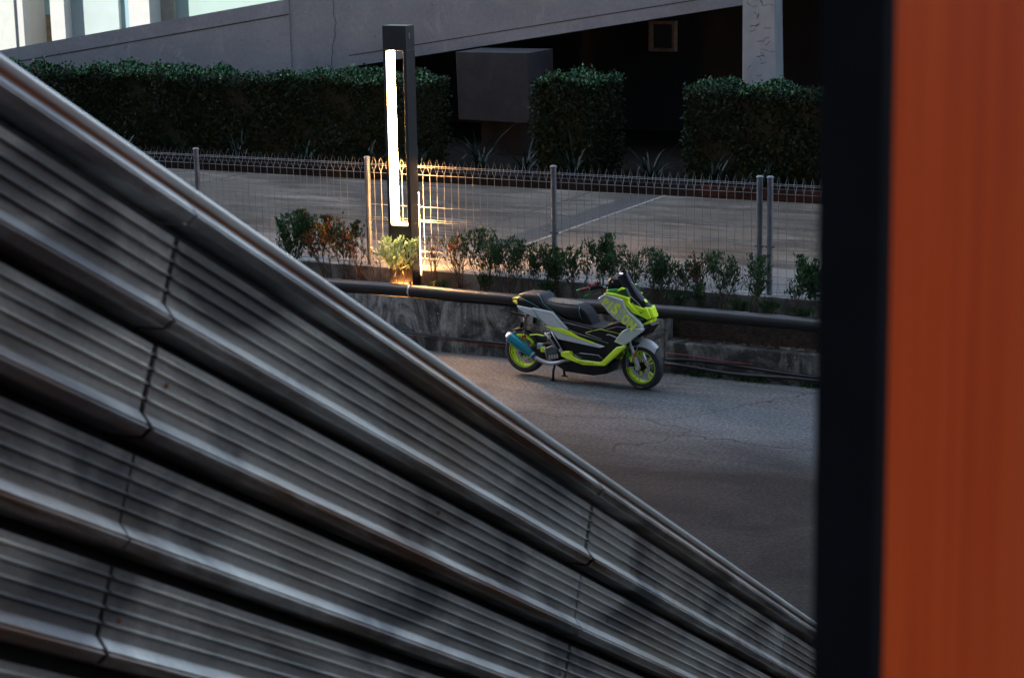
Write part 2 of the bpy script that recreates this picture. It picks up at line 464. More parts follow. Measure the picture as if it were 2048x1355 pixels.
colm = thing('ramp_column', (-12.6, 33.9, 0), 'pale grey scratched concrete column at right end of the ramp', 'column')
cm = mat('column_plaster', (0.33, 0.36, 0.40), .85, c2=(0.25, 0.275, 0.31), scale=3.5, stretch=(1, 1, .4))
MB().add([(-.31, -.3, .7), (.33, -.3, .7), (.33, .09, .7), (-.31, .09, .7), (-.31, -.3, 5.2), (.22, -.3, 5.2), (.22, .09, 5.2), (-.31, .09, 5.2)],
         [(3, 2, 1, 0), (4, 5, 6, 7), (0, 1, 5, 4), (1, 2, 6, 5), (2, 3, 7, 6), (3, 0, 4, 7)]).build('shaft', cm, colm, bevel=.01)
mk = MB(); rnd = random.Random(3)
def scribble(mb, x0, x1, z0, z1, y, n, rnd, r=.005):
    for i in range(n):
        x = rnd.uniform(x0, x1); z = rnd.uniform(z0, z1); a = rnd.choice([rnd.uniform(-.4, .4), rnd.uniform(.9, 2.2)])
        pts = []
        for k in range(4):
            pts.append((x, y, z)); l = rnd.uniform(.02, .06); x += math.cos(a) * l; z += math.sin(a) * l; a += rnd.uniform(-.7, .7)
        mb.tube(pts, r * rnd.uniform(.6, 1.3), 4)
scribble(mk, -.28, .15, 2.3, 3.7, -.3, 26, rnd)
tag(mk.build('scratches', mat('scratch_dark', (0.09, 0.09, 0.1), 0.9, var=.2), colm), kind='stuff')
mk = MB()
scribble(mk, -.45, .1, .1, 1.2, .012, 16, rnd, .012)
scribble(mk, -.2, .15, .05, 1.45, .012, 14, rnd, .014)
pts = []; x = .22; 
for i in range(14): pts.append((x, .012, rz_(x) + i * .105 + .02)); x += rnd.uniform(-.04, .045)
mk.tube(pts, .006, 4)
tag(mk.build('cracks', mat('crack_dark', (0.03, 0.03, 0.032), 0.9, var=.2), ramp), kind='stuff')

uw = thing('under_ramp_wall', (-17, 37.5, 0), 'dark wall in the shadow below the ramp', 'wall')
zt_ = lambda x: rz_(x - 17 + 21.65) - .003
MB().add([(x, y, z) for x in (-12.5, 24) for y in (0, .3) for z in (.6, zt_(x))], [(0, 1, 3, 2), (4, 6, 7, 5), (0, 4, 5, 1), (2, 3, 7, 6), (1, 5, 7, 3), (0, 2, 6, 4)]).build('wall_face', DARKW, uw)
ven = thing('vent_frame', (-16.0, 37.49, 2.65), 'rusty square vent frame on the dark wall under the ramp', 'vent frame')
FR = mat('rusty_frame', (0.30, 0.21, 0.16), 0.7, c2=(0.15, 0.09, 0.06), scale=9)
for a in ((-.27, .27, .23, .29), (-.27, .27, -.29, -.23)): MB().box(a[0], a[1], -.16, -.003, a[2], a[3]).build('frame_bar', FR, ven)
for a in ((-.27, -.215), (.215, .27)): MB().box(a[0], a[1], -.158, -.004, -.228, .228).build('frame_bar', FR, ven)
MB().box(-.212, .212, -.05, -.005, -.226, .226).build('opening', BLACKM, ven)

bb = thing('pier_beam', (-17.41, 33.0, 0), 'large square concrete beam end jutting out between the hedges', 'beam')
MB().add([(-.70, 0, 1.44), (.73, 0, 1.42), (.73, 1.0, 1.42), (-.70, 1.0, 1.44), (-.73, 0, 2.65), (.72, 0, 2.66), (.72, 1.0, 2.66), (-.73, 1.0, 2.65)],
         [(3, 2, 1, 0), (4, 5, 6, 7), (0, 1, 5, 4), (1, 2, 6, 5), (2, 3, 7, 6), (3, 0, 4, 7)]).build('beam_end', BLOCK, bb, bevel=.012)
MB().box(-.4, .4, .3, .95, .7, 1.418).build('support_pier', DARKW, bb)

# sunlit building beyond the ramp
bl = thing('white_building', (-36, 46, 0), 'sunlit white and pale mint building beyond the ramp, top left corner', 'building')
WH = mat('white_render', (0.44, 0.45, 0.44), 0.7, var=.06, scale=2)
MINT = mat('mint_render', (0.31, 0.42, 0.40), 0.7, var=.06, scale=1.2)
PALE = mat('pale_render', (0.36, 0.44, 0.44), 0.7, var=.06, scale=1.2)
BLUE = mat('blue_render', (0.22, 0.34, 0.39), 0.7, var=.08, scale=1.2)
GREYC = mat('grey_render', (0.42, 0.45, 0.42), 0.7, var=.1, scale=2)
BROWN = mat('brown_concrete', (0.22, 0.17, 0.10), 0.9, var=.4, scale=4)
MB().box(-24, -2.93, .5, 8, YZ, 16).build('wall', WH, bl)
MB().box(1.9, 22, .5, 8, YZ, 16).build('wall', MINT, bl)
MB().box(-3.77, -3.19, -.1, .6, YZ, 16).build('pilaster', GREYC, bl)
MB().box(-3.188, -2.92, -.05, .6, YZ, 16).build('pilaster', WH, bl)
MB().box(-2.918, -1.92, .9, 1.2, YZ, 2.19).build('dado_wall', BROWN, bl)
MB().box(-2.918, -1.92, .9, 1.2, 2.192, 16).build('recess_wall', BLUE, bl)
MB().box(-1.918, -1.43, -.1, .6, YZ, 16).build('pilaster', WH, bl)
MB().box(-1.428, .19, .2, .6, YZ, 16).build('wall', PALE, bl)
MB().box(.192, .76, .3, .6, YZ, 16).build('wall', BLUE, bl)
MB().box(.762, 1.45, -.1, .6, YZ, 16).build('pilaster', WH, bl)
MB().box(1.452, 1.898, .4, .6, YZ, 16).build('wall', mat('pilaster_shade_beige', (0.33, 0.30, 0.25), 0.8, var=.15, scale=3), bl)  # shadow side of the pilaster painted as a beige strip
MB().box(-24, 22, .55, 8.2, 16.01, 16.3).build('roof', GREYC, bl)
MB().box(-2.45, -2.33, .70, .898, YZ, 1.95).build('corner_post', BROWN, bl)
YEL = mat('guard_yellow', (0.75, 0.50, 0.03), 0.6, var=.1); BLK = mat('guard_black', (0.03, 0.03, 0.03), 0.6, var=.1)
for k in range(8):
    z = .98 + k * .1
    MB().add([(-2.46, .695, z), (-2.39, .69, z - .04), (-2.32, .695, z), (-2.32, .695, z + .097), (-2.39, .69, z + .057), (-2.46, .695, z + .097)], [(0, 1, 4, 5), (1, 2, 3, 4)]).build('guard_stripe', (YEL, BLK)[k % 2], bl)

# the tall building the photograph is taken from; unseen, its size set to shade the yard
tb = thing('unseen_tall_building', (0, -.7, 0), 'unseen tall building the picture is taken from, shading the whole yard', 'building')
FAC = mat('facade_grey', (0.42, 0.43, 0.44), 0.8, var=.2, scale=.5)
MB().box(-135, 60, -20, 0, 0, 66).build('unseen_tower', FAC, tb)
MB().box(-135, 60, .002, .2, 3.6, 3.97).build('unseen_storey_band', FAC, tb)
gl = mat('unseen_tower_glass', (0.03, 0.035, 0.04), 0.15, var=.1)
for k in range(16):
    MB().box(-130, 58, .002, .03, 4.9 + k * 3.6, 6.5 + k * 3.6).build('unseen_window_band', gl, tb) if k else None
MB().box(3.5, 30, 10.5, 19.7, 0, 58).build('shade_wing', mat('shade_wing_dark', (0.05, 0.05, 0.052), .7, var=.2, scale=.5), tb)  # unseen wing added to block sky light from the siding and road
o = MB().box(-2.7, 2.5, -.45, 2.5, 3.8, 3.98).build('balcony_floor', FAC); tag(o, kind='structure')

# ------------------------------------------------------------------ vegetation
def hedge(x0, x1, y0, y1, ztop, label, seed, n):
    t = thing('hedge', ((x0 + x1) / 2, (y0 + y1) / 2, YZ), label, 'hedge', 'clipped hedges along the ramp')
    hw = (x1 - x0) / 2; hd = (y1 - y0) / 2; H = ztop - YZ
    MB().box(-hw + .12, hw - .12, -hd + .12, hd - .12, -.01, H - .16).build('inner_branches', CORE, t)
    a_top = 4 * hw * hd; a_fr = 2 * hw * H; a_sd = 2 * hd * H
    P = []
    tot = a_top * 1.3 + a_fr + a_sd
    def jit(m): return np.abs(rng.normal(0, .07, m))
    m = int(n * a_top * 1.3 / tot); x = rng.uniform(-hw, hw, m); y = rng.uniform(-hd, hd, m)
    lump = .06 * np.sin(x * 1.3 + 1) + .05 * np.sin(x * 3.7) * np.sin(x * .9) + .035 * np.sin(x * 6.1 + 2) + .03 * np.sin(x * 9 + y * 6) + .03 * np.sin(y * 7 + x * 3)
    stray = (rng.random(m) > .955) * rng.uniform(0, 1, m) ** 2 * .13
    P.append(np.stack([x, y, H - .02 + lump - jit(m) + stray], 1))
    m = int(n * a_fr / tot); x = rng.uniform(-hw, hw, m); z = H * rng.uniform(.03, 1, m)
    lump = .06 * np.sin(x * 2.7) * np.sin(z * 4) + .05 * np.sin(x * 6 + z * 5)
    P.append(np.stack([x, -hd + jit(m) * 1.3 - lump * 1.2, z], 1))
    m = int(n * a_sd / tot / 2)
    for sg in (-1, 1):
        P.append(np.stack([sg * (hw - jit(m)), rng.uniform(-hd, hd, m), H * rng.uniform(.03, 1, m)], 1))
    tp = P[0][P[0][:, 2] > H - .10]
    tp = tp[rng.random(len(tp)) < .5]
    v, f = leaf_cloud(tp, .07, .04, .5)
    tag(np_mesh('lit_top_leaves', v, f, LEAF_T, t), kind='stuff')  # extra top leaves in the painted lit green
    v, f = leaf_cloud(np.concatenate(P), .075, .042, .35)
    tag(np_mesh('foliage', v, f, LEAF_H, t), kind='stuff')
    return t
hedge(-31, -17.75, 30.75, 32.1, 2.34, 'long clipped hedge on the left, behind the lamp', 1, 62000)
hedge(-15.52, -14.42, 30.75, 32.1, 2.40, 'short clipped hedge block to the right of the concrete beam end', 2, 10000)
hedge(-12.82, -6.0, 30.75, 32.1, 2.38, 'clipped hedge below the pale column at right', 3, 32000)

def strap_plant(x, y, h, n, label, seed):
    rn = random.Random(seed)
    t = thing('strap_leaf_plant', (x, y, YZ), label, 'plant', 'strap-leaved plants under the hedge')
    vs = []; fs = []
    for i in range(n):
        a = rn.uniform(0, 6.28); L = h * rn.uniform(.8, 1.2); out = rn.uniform(.25, .75)
        px, py, pz = rn.uniform(-.06, .06), rn.uniform(-.06, .06), 0.0
        sa = (-math.sin(a), math.cos(a)); el = rn.uniform(1.15, 1.5); wd = rn.uniform(.012, .02); base = len(vs); K = 7
        for k in range(K):
            ww = wd * (1 - (k / (K - 1)) ** 2 * .9)
            vs += [(px - sa[0] * ww, py - sa[1] * ww, pz), (px + sa[0] * ww, py + sa[1] * ww, pz)]
            st = L / (K - 1); px += math.cos(a) * math.cos(el) * st; py += math.sin(a) * math.cos(el) * st; pz += math.sin(el) * st; el -= out * .55
        for k in range(K - 1): fs.append((base + 2 * k, base + 2 * k + 1, base + 2 * k + 3, base + 2 * k + 2))
    MB().add(vs, fs).build('leaves', LEAF_D, t)
for i, x in enumerate((-23.5, -22.2, -20.9, -19.6, -18.5, -17.4, -16.3, -15.3, -14.4, -13.3, -12.2, -11.1)):
    names = ('leftmost', 'second from left', 'third from left', 'fourth from left', 'fifth from left', 'sixth from left', 'sixth from right', 'fifth from right', 'fourth from right', 'third from right', 'second from right', 'rightmost')
    strap_plant(x + random.uniform(-.2, .2), 30.35 + random.uniform(-.1, .15), random.uniform(.75, 1.0), 26,
                'dark arching strap-leaved plant under the hedge, %s of the row' % names[i], i)

def shrub(name, x, y, h, rad, label, leafm, nleaf, nstem, seed, low=.45, group='young shrubs in the bed by the fence', leaf=.062, stem_m=None, cat='shrub', z=.57, wide=.34):
    """stems that fork upward; leaves gathered round the twig ends"""
    rn = random.Random(seed)
    t = thing(name, (x, y, z), label, cat, group)
    mb = MB(); tips = []
    for i in range(nstem):
        a = rn.uniform(0, 6.28)
        p = Vector((rn.uniform(-.04, .04), rn.uniform(-.03, .03), -.01)); pts = [p.copy()]
        top = h * rn.uniform(.62, .9); dirv = Vector((math.cos(a) * .28, math.sin(a) * .2, 1)).normalized()
        K = 7
        for k in range(K):
            dirv = (dirv + Vector((rn.uniform(-.3, .3), rn.uniform(-.22, .22), .12))).normalized()
            p = p + dirv * top / K; pts.append(p.copy())
            if k >= 2:
                for b in range(rn.choice((1, 2, 2))):
                    q = p.copy(); bd = (dirv + Vector((rn.uniform(-1, 1), rn.uniform(-.8, .8), rn.uniform(-.1, .5)))).normalized(); bp = [q.copy()]
                    for kk in range(3):
                        bd = (bd + Vector((rn.uniform(-.3, .3), rn.uniform(-.3, .3), .25))).normalized()
                        q = q + bd * rad * rn.uniform(.22, .42); bp.append(q.copy())
                        if q.z > h * low * .8: tips.append((q.copy(), bd.copy()))
                    mb.tube(bp, [.0035, .003, .0022, .0012], 4, False)
        mb.tube(pts, [.0095 * (1 - .85 * k / K) for k in range(K + 1)], 5, False)
        tips.append((p.copy(), dirv.copy()))
    mb.build('stems', stem_m or TWIG, t, smooth='all')
    if nleaf and tips:
        wts = np.array([max(.1, q.z / h) ** 2 for q, _ in tips]); wts /= wts.sum()
        nleaf = int(nleaf * 2.3); idx = rng.choice(len(tips), nleaf, p=wts)
        P = np.array([tips[i][0] for i in idx]); D_ = np.array([tips[i][1] for i in idx])
        P += rng.normal(size=P.shape) * rad * .13
        P[:, 2] = np.clip(P[:, 2], h * low * .5, h * 1.02)
        v, f = leaf_cloud(P, leaf, leaf * wide, .3, .2, D_)
        tag(np_mesh('leaves', v, f, leafm, t), kind='stuff')
    return t

SH = [  # x, h, rad, leaf material, leaves, stems, label
 (-14.84, .86, .20, LEAF_G, 900, 4, 'dense dark green cone-shaped shrub, leftmost along the fence'),
 (-14.30, .84, .20, LEAF_R, 520, 4, 'red-tipped green shrub, second from left along the fence'),
 (-14.02, .78, .17, LEAF_R, 380, 3, 'red-tipped shrub just left of the fence post beside the lamp'),
 (-13.82, .74, .14, LEAF_R, 40, 3, 'thin nearly bare red twiggy shrub against the post left of the lamp'),
 (-13.56, .74, .13, LEAF_R, 22, 3, 'bare twisted orange-lit stems immediately left of the lamp'),
 (-12.70, .64, .18, LEAF_R, 40, 4, 'sparse bare twigs immediately right of the lamp'),
 (-12.35, .70, .20, LEAF_R, 170, 4, 'thin shrub with few leaves, second right of the lamp'),
 (-12.02, .74, .20, LEAF_G, 420, 4, 'leafy shrub with brown tips in front of the drain channel, third right of the lamp'),
 (-11.68, .77, .21, LEAF_G, 420, 4, 'leafy shrub left of the middle fence post, taller of two'),
 (-11.32, .70, .19, LEAF_G, 420, 4, 'leafy shrub directly in front of the middle fence post, left side'),
 (-11.02, .70, .20, LEAF_G, 420, 4, 'leafy shrub directly in front of the middle fence post, right side'),
 (-10.72, .68, .17, LEAF_G, 200, 4, 'loose shrub above the scooter seat'),
 (-10.36, .78, .19, LEAF_G, 520, 4, 'dense green shrub above the scooter handlebar'),
 (-10.08, .72, .18, LEAF_G, 460, 4, 'dense green shrub behind the scooter windscreen'),
 (-9.72, .72, .19, LEAF_G, 380, 4, 'leafy shrub right above the scooter nose'),
 (-9.45, .70, .17, LEAF_G, 260, 4, 'loose twiggy shrub right of the scooter front'),
 (-9.10, .66, .17, LEAF_R, 150, 3, 'sparse shrub with crooked brown stem midway between scooter and twin posts'),
 (-8.78, .74, .22, LEAF_G, 380, 4, 'broad twiggy shrub left of the twin fence posts'),
 (-8.44, .74, .18, LEAF_G, 380, 3, 'green shrub growing up in front of the twin fence posts'),
 (-7.92, .80, .20, LEAF_G, 460, 3, 'upright green shrub right of the twin fence posts'),
 (-7.55, .74, .18, LEAF_G, 380, 3, 'green shrub half hidden by the dark post at right'),
]
for i, (x, h, rad, lm, nl, ns, lab) in enumerate(SH):
    lf = random.uniform(.045, .075)
    shrub('shrub', x, 22.40 + random.uniform(-.07, .06), h * random.uniform(.94, 1.08), rad * random.uniform(1.0, 1.4), lab, lm, int(nl * (.06 / lf) ** 1.3), ns, 100 + i, low=.28 if i == 0 else .5, leaf=lf, wide=random.uniform(.28, .42))
shrub('lamp_shrub', -13.13, 22.22, .66, .24, 'bright leafy green shrub at the foot of the lamp, lit by it', LEAF_B, 210, 5, 55, low=.6, leaf=.085, wide=.46)
SM = [(-12.55, .16), (-11.9, .26), (-11.1, .22), (-9.40, .24), (-9.02, .34), (-8.55, .2), (-8.2, .22), (-7.75, .18)]
wh = ('just right of the lamp', 'below the drain channel', 'below the middle fence post', 'right of the scooter nose', 'beside the crooked stem', 'left of the twin posts', 'right of the twin posts', 'near the dark post')
for i, (x, h) in enumerate(SM):
    shrub('seedling', x, 22.28 + random.uniform(-.04, .05), h, .16, 'small low green seedling on the bed, ' + wh[i], LEAF_G, 90, 3, 300 + i, low=.2, group='low seedlings on the bed', leaf=.06, cat='seedling')
# tufts at the foot of the step wall
n = 2600
P = np.stack([rng.uniform(-9.2, -7.2, n), 21.86 - np.abs(rng.normal(0, .05, n)), np.zeros(n) + .002], 1)
keep = np.sin(P[:, 0] * 9) + np.sin(P[:, 0] * 23) + rng.normal(0, .5, n) > .1
v, f = leaf_cloud(P[keep], .06, .012, 1.2)
tag(np_mesh('grass', v, f, LEAF_G), 'thin strip of grass tufts along the foot of the step wall', 'grass', kind='stuff')
# leaf litter on the bed and step
n = 2600
P = np.stack([rng.uniform(-15, -7, n), rng.uniform(22.18, 22.54, n), np.zeros(n) + .578], 1)
Q = np.stack([rng.uniform(-9.3, -7, 900), rng.uniform(22.02, 22.29, 900), np.zeros(900) + .356], 1)
v, f = leaf_cloud(np.concatenate([P, Q]), .045, .022, .1)
tag(np_mesh('leaf_litter', v, f, m_leaf('dead_leaf', (0.06, 0.025, 0.015), (0.16, 0.075, 0.04), 0.7)), 'dry brown fallen leaves on the planting bed', 'leaf litter', kind='stuff')

# ------------------------------------------------------------------ pipe, hoses, cables
pp = thing('black_pipe', (-10, 21.965, .69), 'thick black pipe running along the top of the low wall', 'pipe')
pts = [(x, .012 * math.sin(x * .9), .004 * math.sin(x * 1.7) - (0.006 * max(0, x - 1))) for x in np.linspace(-10, 12, 34)]
MB().tube(pts, .078, 20).build('tube', PIPE, pp, smooth=60)
for x in (-2.78, .43):
    c = MB().lathe([(.0785, -.009), (.084, -.009), (.084, .009), (.0785, .009)], (0, 0, 0), 'y', 24).build('clamp', CLAMP, pp, smooth=40)
    c.rotation_euler = (0, 0, R(90)); c.location = (x, .012 * math.sin(x * .9), .004 * math.sin(x * 1.7))
    c = MB().box(-.006, .006, -.01, .01, .078, .125).build('clamp_tab', CLAMP, pp); c.location = (x, -.02, 0)
def cable(name, pts, rad, m, label, cat):
    tag(MB().tube(pts, rad, 8).build(name, m, smooth='all'), label, cat)
cable('thin_cable', [(-16 + k * .25, 21.80 + .008 * math.sin(k), .215 - .0045 * k + .014 * math.sin(k * .45)) for k in range(28)], .007, mat('red_cable', (0.25, 0.03, 0.025), .5, var=.2), 'thin dark red cable along the foot of the wall left of the scooter', 'cable')
cable('hose', [(-16 + k * .25, 21.80 + .012 * math.sin(k * .7), .185 + .012 * math.sin(k * .6)) for k in range(27)], .014, BLACKM, 'black hose lying on the wall footing left of the scooter', 'hose')
cable('hose', [(-9.32 + k * .2, 21.85 + .015 * math.sin(k * .8), .16 - .004 * k + .02 * math.sin(k * .5)) for k in range(18)], .02, BLACKM, 'upper black hose along the foot of the step wall', 'hose')
cable('hose', [(-9.32 + k * .2, 21.80 + .02 * math.sin(k * .6 + 1), .105 - .004 * k + .015 * math.sin(k * .7 + 2)) for k in range(18)], .022, BLACKM, 'lower black hose along the foot of the step wall', 'hose')
cable('thin_cable', [(-9.3 + k * .15, 21.83, .235 - .006 * k + .006 * math.sin(k)) for k in range(8)], .007, MATS['red_cable'], 'short thin red cable right of the scooter front wheel', 'cable')
cable('drip_hose', [(-9.6 + k * .2, 22.2 + .02 * math.sin(k), .60 + .01 * math.sin(k * 1.3)) for k in range(16)], .008, BLACKM, 'thin black drip hose on the bed above the pipe at right', 'hose')

# ------------------------------------------------------------------ mesh fence
fence = thing('mesh_fence', (-11.16, 22.70, .83), 'grey welded wire mesh fence with folded diamond top', 'fence')
FX = [-19.1, -16.447, -13.80, -11.158, -8.496, -8.367, -5.7]
X0 = -11.158
for x in FX:
    mb = MB().tube([(x - X0, 0, -.02), (x - X0, 0, 1.375)], .036, 14)
    p = mb.build('post', POST, fence, smooth=40)
    cap = MB().lathe([(.0, 1.40), (.03, 1.398), (.043, 1.385), (.043, 1.376), (0.0, 1.3755)], (x - X0, 0, 0), 'z', 16).build('post_cap', POST, p, smooth=30)
    for s_ in (-1, 1): MB().box(x - X0 - .05, x - X0 + .05, -.012 * s_ - .006, -.012 * s_ + .006, .56, .585).build('clip', POST, p)
def panel(xa, xb):
    mb = MB(); L = xb - xa; n = max(2, round(L / .106))
    for i in range(n):
        x = xa - X0 + .05 + (L - .1) * (i + .5) / n
        mb.tube([(x, 0, .13), (x, 0, 1.20)], .0032, 4, False)
        mb.tube([(x, 0, 1.20), (x, -.058, 1.30), (x, 0, 1.405), (x, .058, 1.30), (x, 0, 1.20)], .0032, 4, False)
        mb.tube([(x, 0, .13), (x, -.055, .045), (x, 0, .0)], .0025, 4, False)
        mb.tube([(x, 0, .13), (x, .055, .045), (x, 0, .0)], .0025, 4, False)
    for (y, z) in ((-.06, 1.30), (.06, 1.30), (0, 1.195), (0, .79), (0, .625), (0, .60), (0, .22), (0, .135), (-.056, .045)):
        mb.tube([(xa - X0 + .02, y, z), (xb - X0 - .02, y, z)], .0032, 4, False)
    tag(mb.build('wire_panel', WIRE, fence), kind='stuff')
for a, b in zip(FX[:-1], FX[1:]):
    if b - a > .5: panel(a, b)

# ------------------------------------------------------------------ lamp
lamp = thing('lamp_post', (-13.145, 22.46, .575), 'tall black rectangular lamp post with a glowing vertical strip', 'lamp')
LW, LD = .167, .105
mb = MB()
mb.box(-LW, LW, -LD, LD, 3.03, 3.33)
mb.box(-LW, LW, -LD, LD, .03, .848)
mb.box(-LW, -LW + .042, -LD, LD, .849, 3.029)
mb.box(LW - .05, LW, -LD, LD, .849, 3.029)
mb.build('housing', BLACKM, lamp, bevel=.004)
MB().box(-LW + .044, -LW + .05, -LD + .012, LD - .012, .87, 3.01).build('light_strip', GLOW, lamp)
MB().box(LW - .06, LW - .052, -LD + .02, LD - .02, .90, 2.9).build('light_strip', m_emit('lamp_glow_weak', (1.0, 0.46, 0.14), 40), lamp)
MB().box(-LW + .05, LW - .06, -LD + .015, LD - .015, .850, .858).build('sill_plate', mat('lamp_sill', (0.6, 0.58, 0.55), .5, var=.1), lamp)
MB().box(-.24, .24, -.17, .17, .0, .026).build('base_plate', mat('base_steel', (0.22, 0.16, 0.11), .5, .5, var=.4, scale=12), lamp)
for sx in (-.2, .2):
    for sy in (-.14, .14):
        MB().tube([(sx, sy, .027), (sx, sy, .075)], .012, 8).build('bolt', MATS['base_steel'], lamp)
MB().box(-.12, .12, -LD - .008, -LD - .002, .075, .10).build('base_light', m_emit('base_glow', (1.0, 0.40, 0.10), 480), lamp)
MB().box(.11, .163, LD + .002, LD + .008, .20, 1.25).build('rear_strip', m_emit('rear_glow', (1.0, 0.50, 0.17), 85), lamp)
MB().box(LW + .001, LW + .004, -.035, -.015, 3.17, 3.24).build('side_slot', CLAMP, lamp)

# ------------------------------------------------------------------ foreground: metal siding of the stair
D = Vector((-.0736, .883, -.463)).normalized()
N = Vector((D.y, -D.x, 0)).normalized()
S = D.cross(N)
if S.z > 0: S = -S
P0 = Vector((-3.0, 3.45, 5.2))
stair = thing('stair_siding', (0, 0, 0), 'ribbed weathered metal siding of a descending stair, filling the left foreground', 'siding')
stair.matrix_world = Matrix(((D.x, S.x, N.x, P0.x), (D.y, S.y, N.y, P0.y), (D.z, S.z, N.z, P0.z), (0, 0, 0, 1)))
PT = .270
def prof(top=False):
    """(s, h) across one plank; s downwards, h outwards: flat with four beads, then the box rib; an open shadow gap follows"""
    p = [] if top else [(-.170, -.05), (-.168, .004)]
    if not top:
        for c in (-.142, -.107, -.070, -.033):
            p += [(c - .008, .004), (c - .0005, .016), (c + .001, .016), (c + .002, -.001), (c + .006, .004)]
        p += [(-.002, .005)]
    else: p += [(-.004, -.05)]
    p += [(.002, .010), (.027, .036), (.0285, .030), (.031, .030), (.0325, .037), (.037, .0425), (.039, .0425), (.041, .039), (.058, .026), (.060, .020), (.061, -.05)]
    return p
def plank(t0, t1, s0, rn, top=False):
    PR = prof(top)
    ts = np.linspace(t0, t1, max(2, int((t1 - t0) / .25)))
    vs = []; m = len(PR)
    ph = rn.uniform(0, 6)
    sk0 = rn.uniform(-.004, .004); sk1 = rn.uniform(-.004, .004)
    for i, t_ in enumerate(ts):
        wv = .0012 * math.sin(t_ * 3.1 + ph)
        for (s_, h_) in PR:
            e = (sk0 if i == 0 else sk1 if i == len(ts) - 1 else 0) * (s_ / PT * 2)
            vs.append((t_ + e, s0 + s_, h_ + wv * (1 if h_ > .01 else .5)))
    k = len(vs)
    vs += [(x, y, z - .008) for (x, y, z) in vs]
    fs = []
    n = len(ts)
    for i in range(n - 1):
        for j in range(m - 1):
            a = i * m + j
            fs.append((a, a + 1, a + m + 1, a + m)); fs.append((k + a, k + a + m, k + a + m + 1, k + a + 1))
    for j in range(m - 1):
        fs.append((j, k + j, k + j + 1, j + 1)); a = (n - 1) * m + j; fs.append((a, a + 1, k + a + 1, k + a))
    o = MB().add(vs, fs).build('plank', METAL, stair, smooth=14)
    return o
rn = random.Random(5)
seams = [-2.45, .80, 4.05, 7.30, 9.8]
for row in range(7):
    s0 = -.022 + row * PT
    for a, b in zip(seams[:-1], seams[1:]):
        gap = rn.uniform(.018, .028)
        te = min(b, (P0.z - .886 * (s0 + PT) - .03) / .463)
        off = rn.uniform(-.008, .008)
        if te > a + .3: plank(a + gap * .5 + off, te - gap * .5 + off, s0, rn, row == 0)
# cap rail and backing
CAPM = mat('cap_metal', (0.72, 0.74, 0.72), .42, .3, c2=(0.5, 0.5, 0.48), scale=3, stretch=(.4, 4, 4))
for a, b in zip(seams[:-1], seams[1:]):
    MB().tube([(a + .002, -.044, .010), (b - .002, -.044, .010)], .0125, 14).build('cap_rail', CAPM, stair, smooth=50)
    MB().box(a, b, -.034, -.020, -.10, .004).build('cap_flashing', mat('rust_flashing', (0.30, 0.12, 0.055), .7, c2=(0.12, 0.06, 0.035), scale=2.5, stretch=(.5, 3, 3)), stair)
MB().add([(-2.45, -.03, -.13), (9.8, -.03, -.13), (6.9, 1.9, -.13), (-2.45, 1.9, -.13)], [(0, 1, 2, 3)]).build('backing', BLACKM, stair)
sm = MB().tube([(0, 0, 0), (0, 0, .006)], .007, 8).build('screw', MATS['rust_flashing'], stair, mesh_only=True)
for k in range(26):
    sc_ = link('screw', sm, stair)
    sc_.location = (rn.choice([.8, 4.05, 7.3]) + rn.choice([-.09, .10, .35, 1.6, -1.4]) + rn.uniform(-.03, .03), -.022 + rn.choice([1, 2, 3, 4, 5]) * PT - rn.choice([.125, .088, .051]), .003)
# dark post and orange panel at the right edge
jb = thing('dark_post', (-.5468, 1.6875, 3.98), 'out of focus black steel post at the right edge', 'post')
MB().box(-.0319, .0236, 0, .03, 0, 3.2).build('post_face', mat('matt_black', (0.008, 0.008, 0.010), .8, var=.2, spec=.1), jb)
MB().box(-.0319, -.015, .031, .10, 0, 3.2).build('post_flange', MATS['matt_black'], jb)
op = thing('orange_panel', (-.5358, 1.72, 3.98), 'blurred orange-brown wooden panel filling the right edge', 'panel')
MB().box(-.03, .012, 0, 1.3, 0, 3.2).build('board', ORANGE, op)
# ------------------------------------------------------------------ scooter
#SCOOTER#
LIME = mat('lime_paint', (0.72, 0.98, 0.025), .32, var=.05, scale=6, coat=.4)
GREYP = mat('silver_grey_paint', (0.56, 0.60, 0.61), .38, var=.06, scale=5, coat=.3)
GLOSSB = mat('gloss_black', (0.008, 0.008, 0.010), .22, var=.2, scale=5, coat=.3)
SATB = mat('satin_black', (0.009, 0.009, 0.011), .55, var=.3, scale=20, spec=.25)
SEATM = mat('seat_vinyl', (0.018, 0.019, 0.022), .55, var=.25, scale=30, bump=.15, bscale=160, spec=.3)
SEATP = mat('seat_pattern', (0.16, 0.15, 0.11), .6, c2=(0.03, 0.03, 0.03), scale=70, lo=.45, hi=.55)
RUB = mat('tyre_rubber', (0.022, 0.022, 0.025), .62, var=.25, scale=25, bump=.2, bscale=80)
STEEL = mat('brushed_steel', (0.55, 0.55, 0.56), .3, .9, var=.15, scale=40)
ALU = mat('fork_alu', (0.50, 0.51, 0.53), .35, .6, var=.1, scale=20)
TEAL = mat('teal_anodised', (0.03, 0.26, 0.32), .28, .7, var=.15, scale=5, stretch=(1, 1, 3))
GREEN = mat('green_accent', (0.015, 0.28, 0.04), .3, var=.1, scale=6)
DGREEN = mat('dark_green_cover', (0.01, 0.06, 0.025), .35, var=.2, scale=6)
TEALP = mat('teal_piping', (0.08, 0.26, 0.22), .6, var=.1)
BLUEC = mat('blue_caliper', (0.05, 0.12, 0.34), .4, .3, var=.1)
GOLD = mat('gold_caliper', (0.45, 0.20, 0.03), .4, .4, var=.1)
AMBER = mat('amber_reflector', (0.55, 0.12, 0.015), .3, var=.1)
REDP = mat('red_switch', (0.55, 0.02, 0.02), .4, var=.1)
